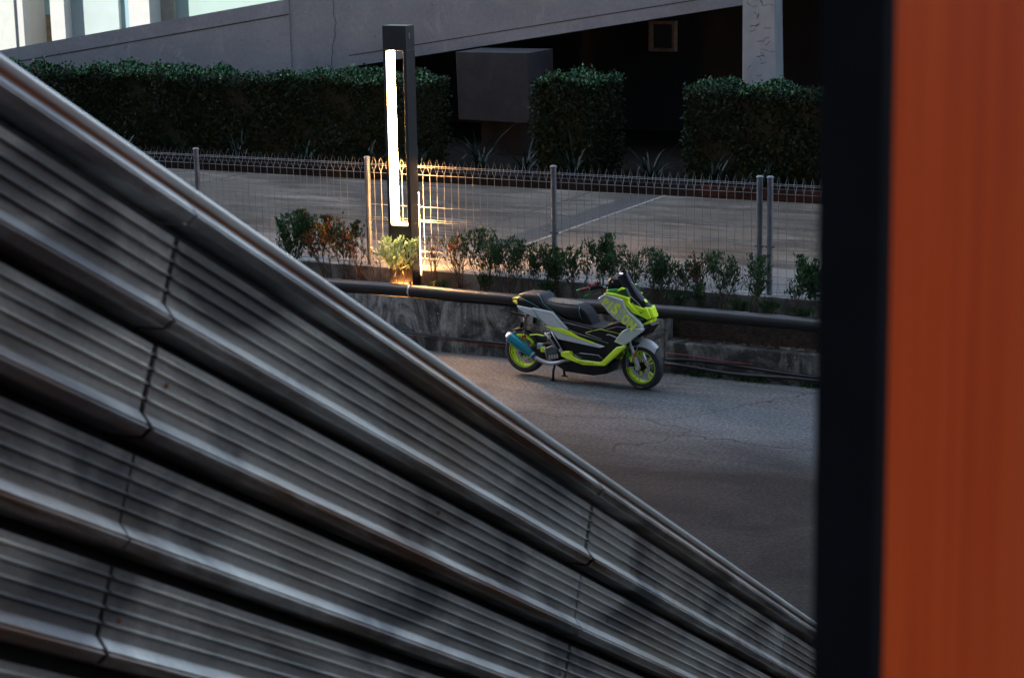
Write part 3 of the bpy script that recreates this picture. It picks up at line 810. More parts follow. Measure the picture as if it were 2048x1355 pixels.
GRIPM = mat('maroon_grip', (0.10, 0.018, 0.028), .6, var=.2, scale=40)
TAILY = mat('tail_lens_yellow', (0.62, 0.58, 0.03), .25, var=.1)
WLINE = mat('pale_line', (0.42, 0.42, 0.46), .5, var=.05)
INK = mat('black_ink', (0.015, 0.02, 0.01), .6, var=.05)
GTXT = mat('green_ink', (0.02, 0.25, 0.12), .5, var=.05)

SCX, SCY = -10.01, 21.059
scoot = thing('scooter', (SCX, SCY, 0.0), 'lime green, silver grey and black maxi scooter parked by the low wall', 'scooter', rz=R(-4.25))

def inset(pts, c):
    n = len(pts); A = sum(pts[i][0] * pts[(i + 1) % n][1] - pts[(i + 1) % n][0] * pts[i][1] for i in range(n))
    sg = 1 if A > 0 else -1; out = []
    for i in range(n):
        p0 = Vector(pts[i - 1]); p1 = Vector(pts[i]); p2 = Vector(pts[(i + 1) % n])
        e1 = (p1 - p0).normalized(); e2 = (p2 - p1).normalized()
        n1 = Vector((-e1.y, e1.x)) * sg; n2 = Vector((-e2.y, e2.x)) * sg
        b = n1 + n2
        if b.length < .2: b = n1
        b.normalize(); k = 1 / max(.5, b.dot(n1))
        out.append(tuple(p1 + b * c * k))
    return out
def ring_prism(rings):
    """rings: list of (pts2d, y) -> closed solid in x,z with y layers"""
    n = len(rings[0][0]); vs = []
    for pts, y in rings:
        for p in pts:
            yy = y(p) if callable(y) else y
            vs.append((p[0], yy, p[1]))
    fs = []
    for k in range(len(rings) - 1):
        for i in range(n):
            j = (i + 1) % n
            fs.append((k * n + i, k * n + j, (k + 1) * n + j, (k + 1) * n + i))
    fs.append(tuple(reversed(range(n)))); fs.append(tuple((len(rings) - 1) * n + i for i in range(n)))
    return MB().add(vs, fs)
def side(name, pts, wd, th, m, c=.006, both=True, taper=None, parent=None):
    """moulded cover on the right flank (and mirrored on the left)"""
    if taper:
        np_ = []; ys = []
        for (x, z) in pts:
            dl = taper(x, z); np_.append((x - .55 * dl, z - .2 * dl)); ys.append(dl)
        pts = np_
    else: ys = [0] * len(pts)
    ins = inset(pts, c); n = len(pts); obs = []
    for s_ in ((-1, 1) if both else (-1,)):
        vs = []
        for pp_, off in ((pts, th), (pts, c), (ins, 0.0)):
            for i, p in enumerate(pp_): vs.append((p[0], s_ * (wd - ys[i] - off), p[1]))
        fs = []
        for k in range(2):
            for i in range(n):
                j = (i + 1) % n; fs.append((k * n + i, k * n + j, (k + 1) * n + j, (k + 1) * n + i))
        fs.append(tuple(range(n))); fs.append(tuple(2 * n + i for i in range(n)))
        obs.append(MB().add(vs, fs).build(name, m, parent or scoot, smooth=30))
    return obs
def slab(name, pts, wd, m, c=.015, wf=None, parent=None):
    """solid right across the scooter with chamfered flanks; wf narrows it along x"""
    ins = inset(pts, c)
    f = wf or (lambda x: 1.0)
    return ring_prism([(ins, lambda p: -wd * f(p[0])), (pts, lambda p: -(wd - c) * f(p[0])), (pts, lambda p: (wd - c) * f(p[0])), (ins, lambda p: wd * f(p[0]))]).build(name, m, parent or scoot, smooth=30)
def line(name, pts, y, rad, m, parent=None):
    return MB().tube([(x, -y, z) for x, z in pts], rad, 6).build(name, m, parent or scoot, smooth='all')

# wheels ---------------------------------------------------------------
def wheel(ax, az, Rt, wt, rr_, front):
    w_ = thing_part = bpy.data.objects.new('wheel', None); col.objects.link(w_); w_.parent = scoot; w_.location = (ax, 0, az)
    prof = []
    for k in range(13):
        a = -math.pi / 2 + math.pi * k / 12
        prof.append((rr_ + .004 + (Rt - rr_ - .004) * (max(0, math.cos(a)) ** .55), wt / 2 * math.sin(a) * (1.0 if abs(math.sin(a)) < .95 else .93)))
    prof += [(rr_ - .02, wt * .40), (rr_ - .02, -wt * .40)]
    MB().lathe(prof, (0, 0, 0), 'y', 56).build('tyre', RUB, w_, smooth=50)
    b = wt * .43
    MB().lathe([(rr_ + .004, -b), (rr_ + .004, -b + .006), (rr_ - .016, -b + .012), (rr_ - .028, -b * .3), (rr_ - .028, b * .3), (rr_ - .016, b - .012), (rr_ + .004, b - .006), (rr_ + .004, b),
                (rr_ - .014, b), (rr_ - .036, b * .3), (rr_ - .036, -b * .3), (rr_ - .014, -b)], (0, 0, 0), 'y', 56).build('rim', LIME, w_, smooth=35)
    for k in range(5):
        a = R(90 + 14) + 2 * math.pi * k / 5
        for da in (-.13, .13):
            c0, s0 = math.cos(a + da * .9), math.sin(a + da * .9); c1, s1 = math.cos(a + da * 1.25), math.sin(a + da * 1.25)
            p0 = Vector((c0 * .05, -.012, s0 * .05)); p1 = Vector((c1 * (rr_ - .03), -.016, s1 * (rr_ - .03)))
            t_ = (p1 - p0).normalized(); q = Vector((-t_.z, 0, t_.x)) * .0075; h = Vector((0, .011, 0))
            MB().add([p0 - q - h, p0 + q - h, p0 + q + h, p0 - q + h, p1 - q - h, p1 + q - h, p1 + q + h, p1 - q + h],
                     [(3, 2, 1, 0), (4, 5, 6, 7), (0, 1, 5, 4), (1, 2, 6, 5), (2, 3, 7, 6), (3, 0, 4, 7)]).build('spoke', LIME, w_)
    MB().lathe([(0, -.05), (.03, -.05), (.052, -.03), (.052, .03), (.03, .05), (0, .05)], (0, 0, 0), 'y', 20).build('hub', SATB, w_, smooth=40)
    r1 = .122 if front else .105
    d_ = MB().lathe([(r1 - .034, -.062), (r1, -.062), (r1, -.057), (r1 - .034, -.057)], (0, 0, 0), 'y', 48).build('brake_disc', STEEL, w_, smooth=30)
    mb = MB()
    for k in range(24):
        a = 2 * math.pi * k / 24; ra = r1 - .017 + (.009 if k % 2 else -.008)
        x, z = ra * math.cos(a), ra * math.sin(a); mb.tube([(x, -.0635, z), (x, -.0618, z)], .0042, 6)
    mb.build('disc_holes', SATB, w_)
    mb = MB()
    for k in range(6):
        a = 2 * math.pi * k / 6; mb.tube([(.03 * math.cos(a), -.06, .03 * math.sin(a)), ((r1 - .028) * math.cos(a + .35), -.06, (r1 - .028) * math.sin(a + .35))], .006, 6)
    mb.build('disc_carrier', SATB, w_)
    mb = MB()
    for k in range(6):
        a = 2 * math.pi * k / 6 + .35; x, z = (r1 - .032) * math.cos(a), (r1 - .032) * math.sin(a); mb.tube([(x, -.068, z), (x, -.06, z)], .005, 6)
    mb.build('disc_bobbins', LIME, w_)
    MB().lathe([(rr_ + .022, -wt * .445), (rr_ + .027, -wt * .452), (rr_ + .031, -wt * .44)], (0, 0, 0), 'y', 56).build('sidewall_ring', mat('sidewall_grey', (0.09, 0.09, 0.1), .6, var=.2), w_, smooth=40)
    return w_
fw = wheel(.772, .262, .262, .118, .198, True)
rw = wheel(-.762, .290, .258, .140, .196, False)
fw.rotation_euler = (0, 0, R(-3))
tag(MB().box(-.05, .03, -.0565, -.054, -.239, -.222).build('tyre_sticker', mat('tyre_print', (0.16, 0.22, 0.03), .6, var=.3, scale=40), fw))

# core, floor and covers -----------------------------------------------
slab('body_core', [(-.549, .821), (-.303, .822), (-.14, .745), (.08, .715), (.25, .695), (.354, .70), (.434, .745), (.60, .80), (.80, .735), (.66, .55), (.50, .42), (.337, .315), (.028, .285), (-.066, .361), (-.174, .386), (-.307, .602)], .165, SATB)
slab('seat_base', [(-.30, .84), (.03, .885), (.075, .86), (.125, .80), (.185, .70), (-.14, .70)], .115, SATB)
slab('belly_shade_block', [(-.28, .30), (.30, .29), (.42, .27), (.38, .16), (.20, .12), (-.16, .13), (-.30, .20)], .14, SATB)  # black block added under the floor to deepen the contact shadow
side('grey_lower_cover', [(-.343, .635), (-.032, .563), (.249, .513), (.381, .484), (.328, .465), (-.019, .498), (-.209, .515)], .20, .05, GREYP)
side('lime_strip', [(-.384, .649), (-.153, .640), (-.072, .619), (.049, .562), (.262, .510), (-.032, .566), (-.289, .618)], .203, .04, LIME, .002)
side('side_cover', [(-.565, .841), (-.291, .818), (-.091, .645), (-.098, .62), (-.349, .65), (-.47, .735)], .19, .05, GREYP, .008)
side('tail_cover', [(-.783, .846), (-.583, .828), (-.488, .716), (-.653, .761), (-.763, .811)], .16, .07, GREYP, .008)
side('floor_skirt', [(-.175, .377), (-.053, .39), (-.013, .34), (.081, .307), (.348, .305), (.548, .498), (.653, .526), (.64, .495), (.394, .268), (.12, .251), (-.068, .292), (-.169, .324)], .215, .06, LIME, .007)
side('floorboard', [(-.03, .36), (.075, .378), (.316, .378), (.36, .340), (.345, .312), (.085, .312), (-.005, .345)], .205, .05, SATB, .006)
side('leg_shield', [(.514, .557), (.614, .685), (.686, .727), (.881, .734), (.868, .709), (.632, .521)], .20, .05, GREYP, .006)
ft = lambda x, z: .075 * max(0, (x - .60) / .30) ** 1.5
fair = side('front_fairing', [(.316, 1.027), (.36, 1.069), (.406, 1.087), (.509, 1.072), (.63, 1.045), (.645, 1.02), (.652, .968), (.712, .907), (.835, .813), (.871, .77), (.873, .741), (.782, .744), (.691, .753), (.639, .771), (.535, .82), (.457, .878), (.372, .97)], .212, .06, GREYP, .007, taper=ft)
slab('inner_cowl', [(.36, 1.06), (.52, 1.085), (.66, 1.06), (.70, .99), (.80, .92), (.88, .86), (.86, .79), (.80, .745), (.65, .76), (.54, .82), (.45, .88), (.38, .97)], .165, SATB, wf=lambda x: 1 - .45 * max(0, (x - .5) / .45))
lt = lambda x, z: .10 * max(0, (x - .60) / .36) ** 1.3
side('cowl', [(.375, 1.086), (.42, 1.11), (.534, 1.098), (.692, 1.07), (.689, 1.019), (.804, .923), (.852, .903), (.882, .921), (.872, .96), (.916, .973), (.974, .863), (.94, .84), (.882, .864), (.803, .889), (.745, .904), (.686, .961), (.644, .961), (.638, 1.023), (.622, 1.045), (.509, 1.072), (.38, 1.083)], .196, .09, LIME, .006, taper=lt)
side('nose_blade', [(.688, 1.003), (.713, 1.001), (.821, .957), (.84, .946), (.84, .905), (.781, .914), (.723, .962)], .135, .09, LIME, .005, taper=lambda x, z: .25 * lt(x, z))
slab('nose', [(.80, .965), (.872, .955), (.905, .945), (.945, .85), (.93, .83), (.86, .86), (.80, .90)], .085, LIME, wf=lambda x: 1 - .3 * max(0, (x - .8) / .15))
side('headlamp', [(.66, .955), (.709, .925), (.80, .882), (.90, .855), (.881, .835), (.792, .835), (.709, .87)], .158, .05, mat('smoked_lens', (0.006, 0.02, 0.012), .12, var=.1, coat=.5), .005, taper=lambda x, z: lt(x, z) * .8)
side('lamp_blade', [(.709, .884), (.792, .847), (.881, .842), (.871, .83), (.802, .828), (.734, .859)], .168, .03, GREEN, .003, taper=lambda x, z: lt(x, z) * .8)
side('chin', [(.812, .825), (.846, .819), (.885, .800), (.953, .838), (.951, .798), (.909, .776), (.86, .776)], .155, .10, LIME, .005, taper=lambda x, z: lt(x, z) * .8)
slab('beak', [(.70, .735), (.80, .79), (.90, .785), (.925, .758), (.955, .768), (.864, .645), (.786, .615), (.68, .64)], .115, GLOSSB, wf=lambda x: 1 - .35 * max(0, (x - .7) / .25))
side('inner_trim', [(.513, 1.109), (.567, 1.131), (.637, 1.164), (.676, 1.083), (.671, 1.065), (.592, 1.08)], .15, .05, DGREEN, .004)
side('green_trim', [(.379, 1.100), (.414, 1.133), (.553, 1.151), (.528, 1.121), (.478, 1.095)], .155, .05, GREEN, .004)
side('lime_trim', [(.523, 1.118), (.578, 1.17), (.632, 1.159), (.572, 1.136)], .156, .04, LIME, .003)
dash = slab('dash_pod', [(.376, 1.223), (.406, 1.261), (.496, 1.264), (.535, 1.285), (.545, 1.245), (.56, 1.12), (.42, 1.09), (.35, 1.085), (.365, 1.178)], .09, SATB, .02)
# windscreen: curved smoked sheet
vs = []; fs = []; NU, NV = 13, 12
for j in range(NV):
    v_ = j / (NV - 1)
    for i in range(NU):
        u_ = -1 + 2 * i / (NU - 1)
        wv_ = .135 - .035 * v_
        cx_ = .890 + (.59 - .890) * v_ - .03 * math.sin(v_ * 3.14); cz_ = .955 + (1.315 - .955) * v_
        if v_ < .2: wv_ *= .72 + 1.4 * v_
        vs.append((cx_ - .075 * u_ * u_, wv_ * u_, cz_ - .035 * u_ * u_))
for j in range(NV - 1):
    for i in range(NU - 1):
        a = j * NU + i; fs.append((a, a + 1, a + NU + 1, a + NU))
k = len(vs); vs2 = vs + [(x - .005, y, z - .003) for x, y, z in vs]
fs += [tuple(k + q for q in reversed(f)) for f in fs]
bd = [i for i in range(NU)] + [j * NU + NU - 1 for j in range(1, NV)] + [(NV - 1) * NU + i for i in range(NU - 2, -1, -1)] + [j * NU for j in range(NV - 2, 0, -1)]
for a, b in zip(bd, bd[1:] + bd[:1]): fs.append((a, b, k + b, k + a))
scr = MB().add(vs2, fs).build('windscreen', mat('smoked_screen', (0.006, 0.006, 0.008), .12, var=.1), scoot, smooth=50)
line('screen_edge', [(.665, 1.10), (.76, 1.03), (.822, .98)], .135, .0025, WLINE, scr)
line('screen_line', [(.68, 1.235), (.735, 1.175)], .085, .0022, WLINE, scr)
MB().add([(.838, -.055, 1.005), (.845, -.015, 1.008), (.818, -.015, 1.040), (.811, -.055, 1.037)] + [(.841, -.055, 1.008), (.848, -.015, 1.011), (.821, -.015, 1.043), (.814, -.055, 1.040)], [(0, 1, 2, 3), (4, 5, 6, 7), (0, 1, 5, 4), (1, 2, 6, 5), (2, 3, 7, 6), (3, 0, 4, 7)]).build('screen_sticker', LIME, scr)

# handlebar -------------------------------------------------------------
hb = MB().tube([(.30, -.33, 1.165), (.36, -.22, 1.19), (.45, -.08, 1.17), (.47, 0, 1.16), (.45, .08, 1.17), (.36, .22, 1.19), (.30, .33, 1.165)], .012, 8).build('handlebar', SATB, scoot, smooth='all')
for s_ in (-1, 1):
    MB().tube([(.175, s_ * .37, 1.142), (.275, s_ * .325, 1.168)], .019, 12).build('grip', GRIPM, hb, smooth=40)
    MB().tube([(.150, s_ * .385, 1.134), (.176, s_ * .372, 1.142)], .017, 10).build('bar_end', GREEN, hb, smooth=40)
    MB().tube([(.285, s_ * .32, 1.168), (.345, s_ * .26, 1.18)], .030, 10).build('switch_box', SATB, hb, smooth=40)
    MB().box(.285, .312, s_ * .335 - .012, s_ * .335 + .012, 1.192, 1.222).build('red_switch', REDP, hb, bevel=.003)
    MB().box(.32, .345, s_ * .28 - .008, s_ * .28 + .008, 1.205, 1.24).build('red_switch', REDP, hb, bevel=.003)
    MB().tube([(.36, s_ * .27, 1.185), (.43, s_ * .23, 1.172)], [.024, .018], 8).build('brake_cylinder', SATB, hb, smooth=40)
    MB().tube([(.345, s_ * .25, 1.20), (.345, s_ * .25, 1.232)], .021, 10).build('reservoir', SATB, hb, smooth=40)
    MB().box(.395, .44, s_ * .25 - .010, s_ * .25 + .010, 1.172, 1.19).build('clamp', STEEL, hb, bevel=.003)
    MB().box(.305, .34, s_ * .29 - .008, s_ * .29 + .008, 1.170, 1.188).build('clamp', STEEL, hb, bevel=.003)
    MB().tube([(.40, s_ * .27, 1.16), (.31, s_ * .34, 1.12), (.285, s_ * .36, 1.105)], .008, 6).build('lever', SATB, hb, smooth='all')
    MB().tube([(.305, s_ * .345, 1.108), (.235, s_ * .385, 1.082)], [.011, .007], 8).build('lever_tip', GREEN, hb, smooth=40)
MB().tube([(.46, .05, 1.285), (.52, .02, 1.292)], .012, 8).build('mirror_stub', STEEL, dash, smooth=40)
MB().tube([(.42, .12, 1.27), (.44, .10, 1.30)], .008, 8).build('mirror_stub', STEEL, dash, smooth=40)
MB().box(.43, .452, -.0935, -.0915, 1.205, 1.228).build('dash_mark', WLINE, dash)

# seat ------------------------------------------------------------------
def loft(name, st, m, parent, n=18):
    vs = []; fs = []
    for (x, zt, zb, hw) in st:
        for k in range(n):
            a = 2 * math.pi * k / n; c_, s_ = math.cos(a), math.sin(a)
            e = .55
            vs.append((x, hw * (abs(c_) ** e) * (1 if c_ > 0 else -1), (zt + zb) / 2 + (zt - zb) / 2 * (abs(s_) ** e) * (1 if s_ > 0 else -1)))
    for i in range(len(st) - 1):
        for k in range(n):
            k2 = (k + 1) % n; fs.append((i * n + k, i * n + k2, (i + 1) * n + k2, (i + 1) * n + k))
    fs.append(tuple(range(n))); fs.append(tuple((len(st) - 1) * n + k for k in range(n)))
    return MB().add(vs, fs).build(name, m, parent, smooth=60)
seat = loft('seat', [(-.80, .962, .93, .07), (-.77, .98, .915, .10), (-.70, .996, .905, .125), (-.60, 1.003, .88, .137), (-.51, 1.0, .85, .142), (-.465, .985, .84, .145), (-.435, .945, .83, .148), (-.39, .920, .82, .15), (-.28, .915, .79, .155), (-.14, .91, .75, .158), (-.03, .905, .73, .15), (.03, .895, .725, .125), (.055, .85, .725, .10), (.075, .78, .725, .085)], SEATM, scoot)
loft('seat_insert', [(-.42, .940, .90, .06), (-.38, .932, .90, .10), (-.26, .929, .89, .115), (-.12, .923, .89, .115), (-.04, .917, .89, .10), (-.01, .91, .89, .06)], SEATP, seat)
for ys in (-1, 1):
    MB().tube([(-.80, ys * .085, .945), (-.70, ys * .134, .925), (-.60, ys * .146, .895), (-.50, ys * .15, .855), (-.47, ys * .152, .84)], .0035, 6).build('piping', TEALP, seat, smooth='all')
    MB().tube([(-.52, ys * .118, 1.0), (-.47, ys * .138, .965), (-.43, ys * .152, .90), (-.33, ys * .157, .84), (-.27, ys * .159, .81)], .0035, 6).build('piping', TEALP, seat, smooth='all')
    MB().tube([(.02, ys * .10, .895), (.03, ys * .135, .86), (.045, ys * .130, .79), (.06, ys * .11, .735)], .0035, 6).build('piping', TEALP, seat, smooth='all')
# tail ------------------------------------------------------------------
slab('tail_core', [(-.80, .925), (-.60, .90), (-.40, .82), (-.46, .72), (-.64, .77), (-.80, .845)], .13, SATB)
for s_ in (-1, 1):
    MB().box(-.862, -.79, s_ * .075 - .05, s_ * .075 + .05, .902, .926).build('tail_lamp', TAILY, scoot, bevel=.008)
    MB().add([(-.872, s_ * .03, .885), (-.872, s_ * .10, .885), (-.75, s_ * .13, .85), (-.78, s_ * .03, .85), (-.86, s_ * .03, .865), (-.86, s_ * .10, .865), (-.75, s_ * .13, .838), (-.78, s_ * .03, .835)],
             [(0, 1, 2, 3), (7, 6, 5, 4), (0, 4, 5, 1), (1, 5, 6, 2), (2, 6, 7, 3), (3, 7, 4, 0)]).build('indicator', TAILY, scoot)
hold = MB().tube([(-.735, -.03, .70), (-.92, -.05, .735)], .016, 8).build('plate_bracket', SATB, scoot, smooth=40)
MB().tube([(-.66, 0, .78), (-.74, 0, .70)], .02, 8).build('bracket_arm', SATB, hold, smooth=40)
MB().box(-.865, -.80, -.055, -.045, .585, .665).build('plate', SATB, hold, bevel=.006)
MB().box(-.858, -.807, -.0575, -.0555, .594, .656).build('plate_face', mat('plate_grey', (0.06, 0.06, 0.065), .4, var=.3, scale=60), hold)
# rear suspension, drive, exhaust ----------------------------------------
for s_ in (-1, 1):
    sh = MB().tube([(-.66, s_ * .145, .76), (-.69, s_ * .145, .50)], .012, 8).build('shock', STEEL, scoot, smooth=40)
    pts = []
    for k in range(81):
        q = k / 80; a = q * 2 * math.pi * 7
        pts.append((-.663 - .024 * q + .027 * math.cos(a), s_ * .145 + .027 * math.sin(a), .735 - .20 * q))
    MB().tube(pts, .0055, 5).build('spring', SATB, sh, smooth='all')
    MB().tube([(-.72, s_ * .145, .66), (-.735, s_ * .145, .59)], .022, 10).build('gas_bottle', SATB, sh, smooth=40)
    MB().box(-.715, -.675, s_ * .145 - .018, s_ * .145 + .018, .475, .505).build('shock_foot', REDP, sh, bevel=.004)
# lime arch guard over rear wheel
mb = MB()
g_ = [(-.762 + .215 * math.cos(a), .29 + .215 * math.sin(a)) for a in np.linspace(R(38), R(118), 12)]
gi = [(-.762 + .19 * math.cos(a), .29 + .19 * math.sin(a)) for a in np.linspace(R(118), R(38), 12)]
ring_prism([(g_ + gi, -.108), (g_ + gi, -.082)]).build('wheel_guard', LIME, scoot, smooth=30)
line('brake_line', [(-.60, .52), (-.52, .535), (-.42, .53), (-.36, .55)], .17, .008, LIME)
mb = MB().lathe([(.262, -.06), (.276, -.075), (.278, .075), (.262, .06)], (0, 0, 0), 'y', 48)
hug = []
for k in range(14):
    a = R(20) + R(100) * k / 13
    hug += [(-.762 + .272 * math.cos(a), -.07, .29 + .272 * math.sin(a)), (-.762 + .285 * math.cos(a), 0, .29 + .285 * math.sin(a)), (-.762 + .272 * math.cos(a), .07, .29 + .272 * math.sin(a))]
fs = []
for k in range(13):
    for j in range(2): fs.append((3 * k + j, 3 * k + j + 1, 3 * k + 4 + j, 3 * k + 3 + j))
MB().add(hug, fs).build('rear_hugger', SATB, scoot, smooth=50)
slab('swingarm', [(-.79, .31), (-.70, .35), (-.40, .44), (-.22, .43), (-.20, .30), (-.34, .23), (-.60, .25), (-.78, .26)], .10, SATB)
eng = side('engine_cover', [(-.388, .395), (-.30, .435), (-.235, .42), (-.205, .293), (-.349, .26)], .20, .12, mat('engine_alu', (0.10, 0.105, 0.11), .4, .5, var=.2, scale=12), .010, both=False)[0]
for k in range(4):
    x = -.335 + k * .034
    MB().box(x, x + .02, -.204, -.199, .272 + k * .007, .318 + k * .007).build('fin', ALU, eng)
line('cover_edge', [(-.392, .405), (-.375, .33), (-.352, .262)], .203, .004, ALU, eng)
side('hanger_plate', [(-.392, .57), (-.289, .598), (-.135, .385), (-.165, .360), (-.211, .389), (-.31, .50)], .198, .02, SATB, .004, both=False)
line('hanger_rail', [(-.30, .60), (-.20, .46), (-.14, .372)], .205, .006, ALU)
line('hanger_rail', [(-.385, .575), (-.30, .50), (-.215, .395)], .205, .006, ALU)
side('hanger_web', [(-.39, .565), (-.32, .585), (-.30, .53), (-.34, .50)], .204, .02, ALU, .004, both=False)
MB().tube([(-.175, -.215, .392), (-.175, -.195, .392)], .022, 14).build('hanger_bush', ALU, scoot, smooth=40)
MB().box(-.52, -.44, -.16, -.10, .36, .43).build('caliper_rear', ALU, scoot, bevel=.012)
MB().box(-.47, -.41, -.165, -.12, .33, .40).build('green_bracket', LIME, scoot, bevel=.015)
muf = MB().tube([(-.822, -.262, .505), (-.80, -.262, .490), (-.66, -.255, .398), (-.545, -.25, .322), (-.51, -.248, .298)], [.060, .066, .059, .042, .034], 20).build('muffler', TEAL, scoot, smooth=50)
MB().tube([(-.85, -.263, .524), (-.820, -.262, .504)], [.034, .058], 18).build('end_cap', STEEL, muf, smooth=50)
MB().tube([(-.858, -.2635, .5295), (-.842, -.263, .519)], .022, 14).build('outlet', SATB, muf, smooth=50)
MB().tube([(-.815, -.262, .5005), (-.803, -.262, .4925)], .068, 20).build('band', STEEL, muf, smooth=40)
MB().tube([(-.53, -.249, .312), (-.517, -.2485, .303)], .045, 20).build('band', STEEL, muf, smooth=40)
MB().tube([(-.51, -.248, .298), (-.49, -.245, .283)], .030, 16).build('heat_collar', mat('blued_steel', (0.07, 0.10, 0.28), .3, .8, var=.3), muf, smooth=40)
MB().tube([(-.495, -.245, .288), (-.44, -.235, .258), (-.36, -.22, .232), (-.29, -.21, .226), (-.23, -.20, .238), (-.13, -.17, .272), (-.10, -.12, .255), (-.08, -.05, .30)], [.026, .024, .023, .022, .021, .020, .020, .02], 12).build('exhaust_pipe', STEEL, scoot, smooth=60)
# stand -------------------------------------------------------------------
for s_ in (-1, 1):
    MB().tube([(-.30, s_ * .09, .26), (-.325, s_ * .12, .12), (-.325, s_ * .13, .012)], .014, 8).build('stand_leg', SATB, scoot, smooth='all')
    MB().box(-.355, -.295, s_ * .13 - .015, s_ * .13 + .015, .001, .014).build('stand_foot', SATB, scoot)
# front end ---------------------------------------------------------------
for s_ in (-1, 1):
    fk = MB().tube([(.595, s_ * .092, .72), (.675, s_ * .092, .50), (.76, s_ * .092, .285)], [.018, .019, .023], 12).build('fork_leg', ALU, scoot, smooth=50)
    MB().tube([(.76, s_ * .075, .262), (.76, s_ * .118, .262)], .028, 12).build('axle_clamp', ALU, fk, smooth=40)
    MB().tube([(.772, s_ * .118, .262), (.772, s_ * .124, .262)], .011, 8).build('axle_nut', STEEL, fk, smooth=40)
    MB().box(.715, .745, s_ * .108 - .012, s_ * .108 + .012, .385, .435).build('reflector', AMBER, fk, bevel=.006)
    MB().lathe([(.019, -.008), (.024, -.008), (.024, .008), (.019, .008)], (.652, s_ * .092, .545), 'z', 12).build('fork_ring', GREEN, fk)
cal = MB().box(.605, .645, -.105, -.06, .255, .345).build('caliper', BLUEC, scoot, bevel=.012)
MB().box(.618, .630, -.1085, -.1055, .275, .325).build('caliper_badge', GOLD, cal)
MB().box(.645, .70, -.10, -.065, .265, .31).build('caliper_arm', SATB, cal, bevel=.01)
MB().add([(.60, -.09, .36), (.66, -.09, .38), (.655, -.09, .43), (.625, -.09, .465), (.60, -.07, .36), (.66, -.07, .38), (.655, -.07, .43), (.625, -.07, .465)],
         [(0, 1, 2, 3), (7, 6, 5, 4), (0, 4, 5, 1), (1, 5, 6, 2), (2, 6, 7, 3), (3, 7, 4, 0)]).build('disc_duct', GREEN, scoot)
line('brake_hose', [(.70, .53), (.745, .50), (.735, .455), (.69, .450)], .075, .005, WLINE)
# front fender: arched shell
fv = []; ff = []; NA, NB = 16, 9
for i in range(NA):
    q = i / (NA - 1); a = R(130) - R(80) * q; ra = .300 + .018 * math.sin(q * 3.1)
    for j in range(NB):
        u_ = -1 + 2 * j / (NB - 1); hw = .078 - .018 * q
        x = .772 + ra * math.cos(a) - (0.0); z = .268 + (ra - .05 * abs(u_) ** 3 - (.03 * abs(u_) ** 6)) * math.sin(a) 
        fv.append((x - .02 * abs(u_) ** 3 * math.cos(a), hw * u_, z))
for i in range(NA - 1):
    for j in range(NB - 1):
        b = i * NB + j; ff.append((b, b + 1, b + NB + 1, b + NB))
k = len(fv); ff += [tuple(k + q for q in reversed(f)) for f in ff]; fv += [(x, y, z - .006) for x, y, z in fv]
MB().add(fv, ff).build('front_fender', GREYP, scoot, smooth=50)
side('fender_stay', [(.60, .50), (.66, .56), (.78, .55), (.74, .51)], .095, .02, SATB, .003)
slab('fork_yoke', [(.56, .74), (.66, .74), (.69, .60), (.62, .56), (.56, .60)], .085, SATB)
line('side_cable', [(.575, .50), (.61, .455), (.625, .425)], .16, .004, TAILY)
# decals and lettering on the right flank ----------------------------------
line('body_line', [(-.163, .714), (.03, .69), (.219, .667)], .1665, .0028, WLINE)
line('body_line', [(-.083, .630), (.02, .60), (.424, .526)], .1665, .003, WLINE)
line('body_line', [(.132, .612), (.338, .562)], .1665, .003, WLINE)
line('body_line', [(.132, .612), (.14, .622), (.319, .677), (.57, .648)], .1665, .0032, LIME)
line('body_line', [(.405, .684), (.544, .728), (.66, .722)], .1665, .0028, WLINE)
line('floor_line', [(.075, .385), (.316, .383), (.369, .348)], .2055, .004, WLINE)
line('floor_line', [(-.01, .362), (.06, .335), (.10, .328)], .2055, .004, WLINE)
side('vent_trim', [(.40, .625), (.44, .632), (.56, .597), (.55, .588), (.44, .618), (.40, .612)], .169, .01, WLINE, .001, both=False)
line('fairing_fold', [(.325, 1.03), (.429, 1.069), (.459, 1.060), (.543, 1.036), (.665, .93)], .2125, .0016, WLINE)
line('cover_trim', [(-.548, .828), (-.465, .742), (-.35, .658), (-.115, .632), (-.20, .705), (-.30, .803), (-.548, .828)], .1905, .0022, TEALP)
line('shield_trim', [(.540, .567), (.625, .672), (.80, .665), (.637, .535), (.540, .567)], .2005, .0028, LIME)
line('shield_trim', [(.625, .672), (.69, .71), (.86, .722)], .2005, .0022, TEALP)

def lettering(txt, m, parent, org, xd, up, width, height, y, name='lettering', bold=.012, shear=0.0):
    cu = bpy.data.curves.new('txt', 'FONT'); cu.body = txt; cu.extrude = .004; cu.offset = bold; cu.size = 1.0; cu.shear = shear
    o_ = bpy.data.objects.new('txt', cu); col.objects.link(o_)
    bpy.context.view_layer.update()
    me = bpy.data.meshes.new_from_object(o_.evaluated_get(bpy.context.evaluated_depsgraph_get()))
    bpy.data.objects.remove(o_)
    if not len(me.vertices): return
    co = np.empty(len(me.vertices) * 3, np.float32); me.vertices.foreach_get('co', co); co = co.reshape(-1, 3)
    lo = co.min(0); hi = co.max(0); s_ = (co - lo) / np.maximum(hi - lo, 1e-6)
    X = Vector(xd).normalized(); U = Vector(up).normalized()
    out = np.empty_like(co)
    out[:, 0] = org[0] + s_[:, 0] * width * X[0] + s_[:, 1] * height * U[0]
    out[:, 2] = org[1] + s_[:, 0] * width * X[1] + s_[:, 1] * height * U[1]
    out[:, 1] = -(y + .0002 + s_[:, 2] * .0012)
    me.vertices.foreach_set('co', out.ravel()); me.update()
    me.materials.clear(); me.materials.append(m)
    return link(name, me, parent)
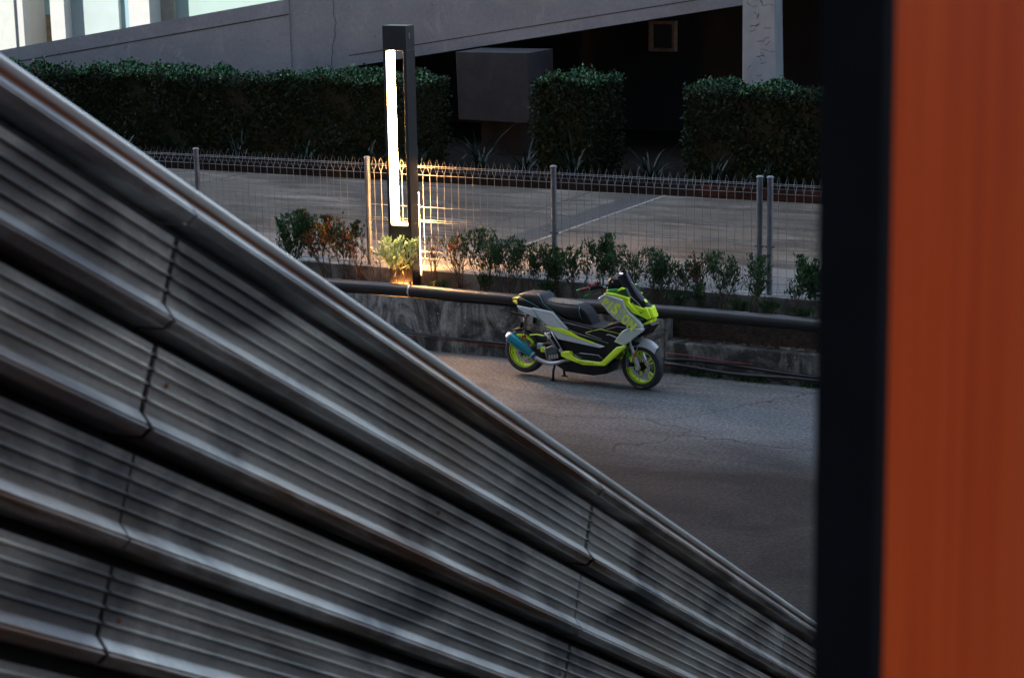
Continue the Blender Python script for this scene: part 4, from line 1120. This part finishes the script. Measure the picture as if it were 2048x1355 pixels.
LIMEL = mat('lime_print', (0.85, 1.0, 0.10), .4, var=.03)
BX, BU = (.817, -.576), (.60, .80)
def on_base(dist, dz=0.0): return (.361 + .817 * dist, .976 - .576 * dist + dz)
fp = fair[0]
yl = .2125
for ch, dist, wd_, ht in (('P', 0.0, .066, .105), ('I', .083, .026, .118), ('S', .132, .082, .150), ('O', .300, .080, .125), ('N', .395, .088, .118)):
    p = on_base(dist)
    dl = ft(p[0] + .05, 0); 
    lettering(ch, LIMEL, fp, (p[0] - .55 * dl, p[1] - .2 * dl), BX, BU, wd_, ht, yl - (dl * .55 if dist > .2 else 0) + (.006 if dist > .2 else 0), bold=.05)
# piston pictogram in place of the letter T: crown with ring lines, rod and small end ring
def flat_poly(pts, name, m): 
    return MB().add([(x, -.2128 - .0, z) for x, z in pts] + [(x, -.2138, z) for x, z in pts],
        [tuple(range(len(pts)))] + [tuple(len(pts) + i for i in reversed(range(len(pts))))] + [(i, (i + 1) % len(pts), len(pts) + (i + 1) % len(pts), len(pts) + i) for i in range(len(pts))]).build(name, m, fp)
def bl_(u_, v_): p = on_base(u_); return (p[0] + .60 * v_, p[1] + .80 * v_)
for v0, v1 in ((.128, .136), (.112, .118), (.098, .103)):
    flat_poly([bl_(.232, v0), bl_(.290, v0), bl_(.290, v1), bl_(.232, v1)], 'piston_line', LIMEL)
for u0 in (.230, .286):
    flat_poly([bl_(u0, .075), bl_(u0 + .006, .075), bl_(u0 + .006, .136), bl_(u0, .136)], 'piston_line', LIMEL)
ring = [bl_(.255 + .026 * math.cos(a), .022 + .026 * math.sin(a)) for a in np.linspace(0, 2 * math.pi, 17)[:-1]]
rin = [bl_(.255 + .015 * math.cos(a), .022 + .015 * math.sin(a)) for a in np.linspace(0, 2 * math.pi, 17)[:-1]]
MB().add([(x, -.2130, z) for x, z in ring] + [(x, -.2130, z) for x, z in rin], [(i, (i + 1) % 16, 16 + (i + 1) % 16, 16 + i) for i in range(16)]).build('piston_ring', LIME, fp)
for s0 in scoot.children:
    if s0.name.startswith('floor_skirt'): skirt = s0; break
lettering('ピストンバイク', INK, skirt, (.062, .268), (1, .0), (0, 1), .19, .024, .2152, bold=.0)
lettering('JDNA', GTXT, eng, (-.340, .338), (1, .16), (-.05, 1), .098, .026, .2005, bold=.02)
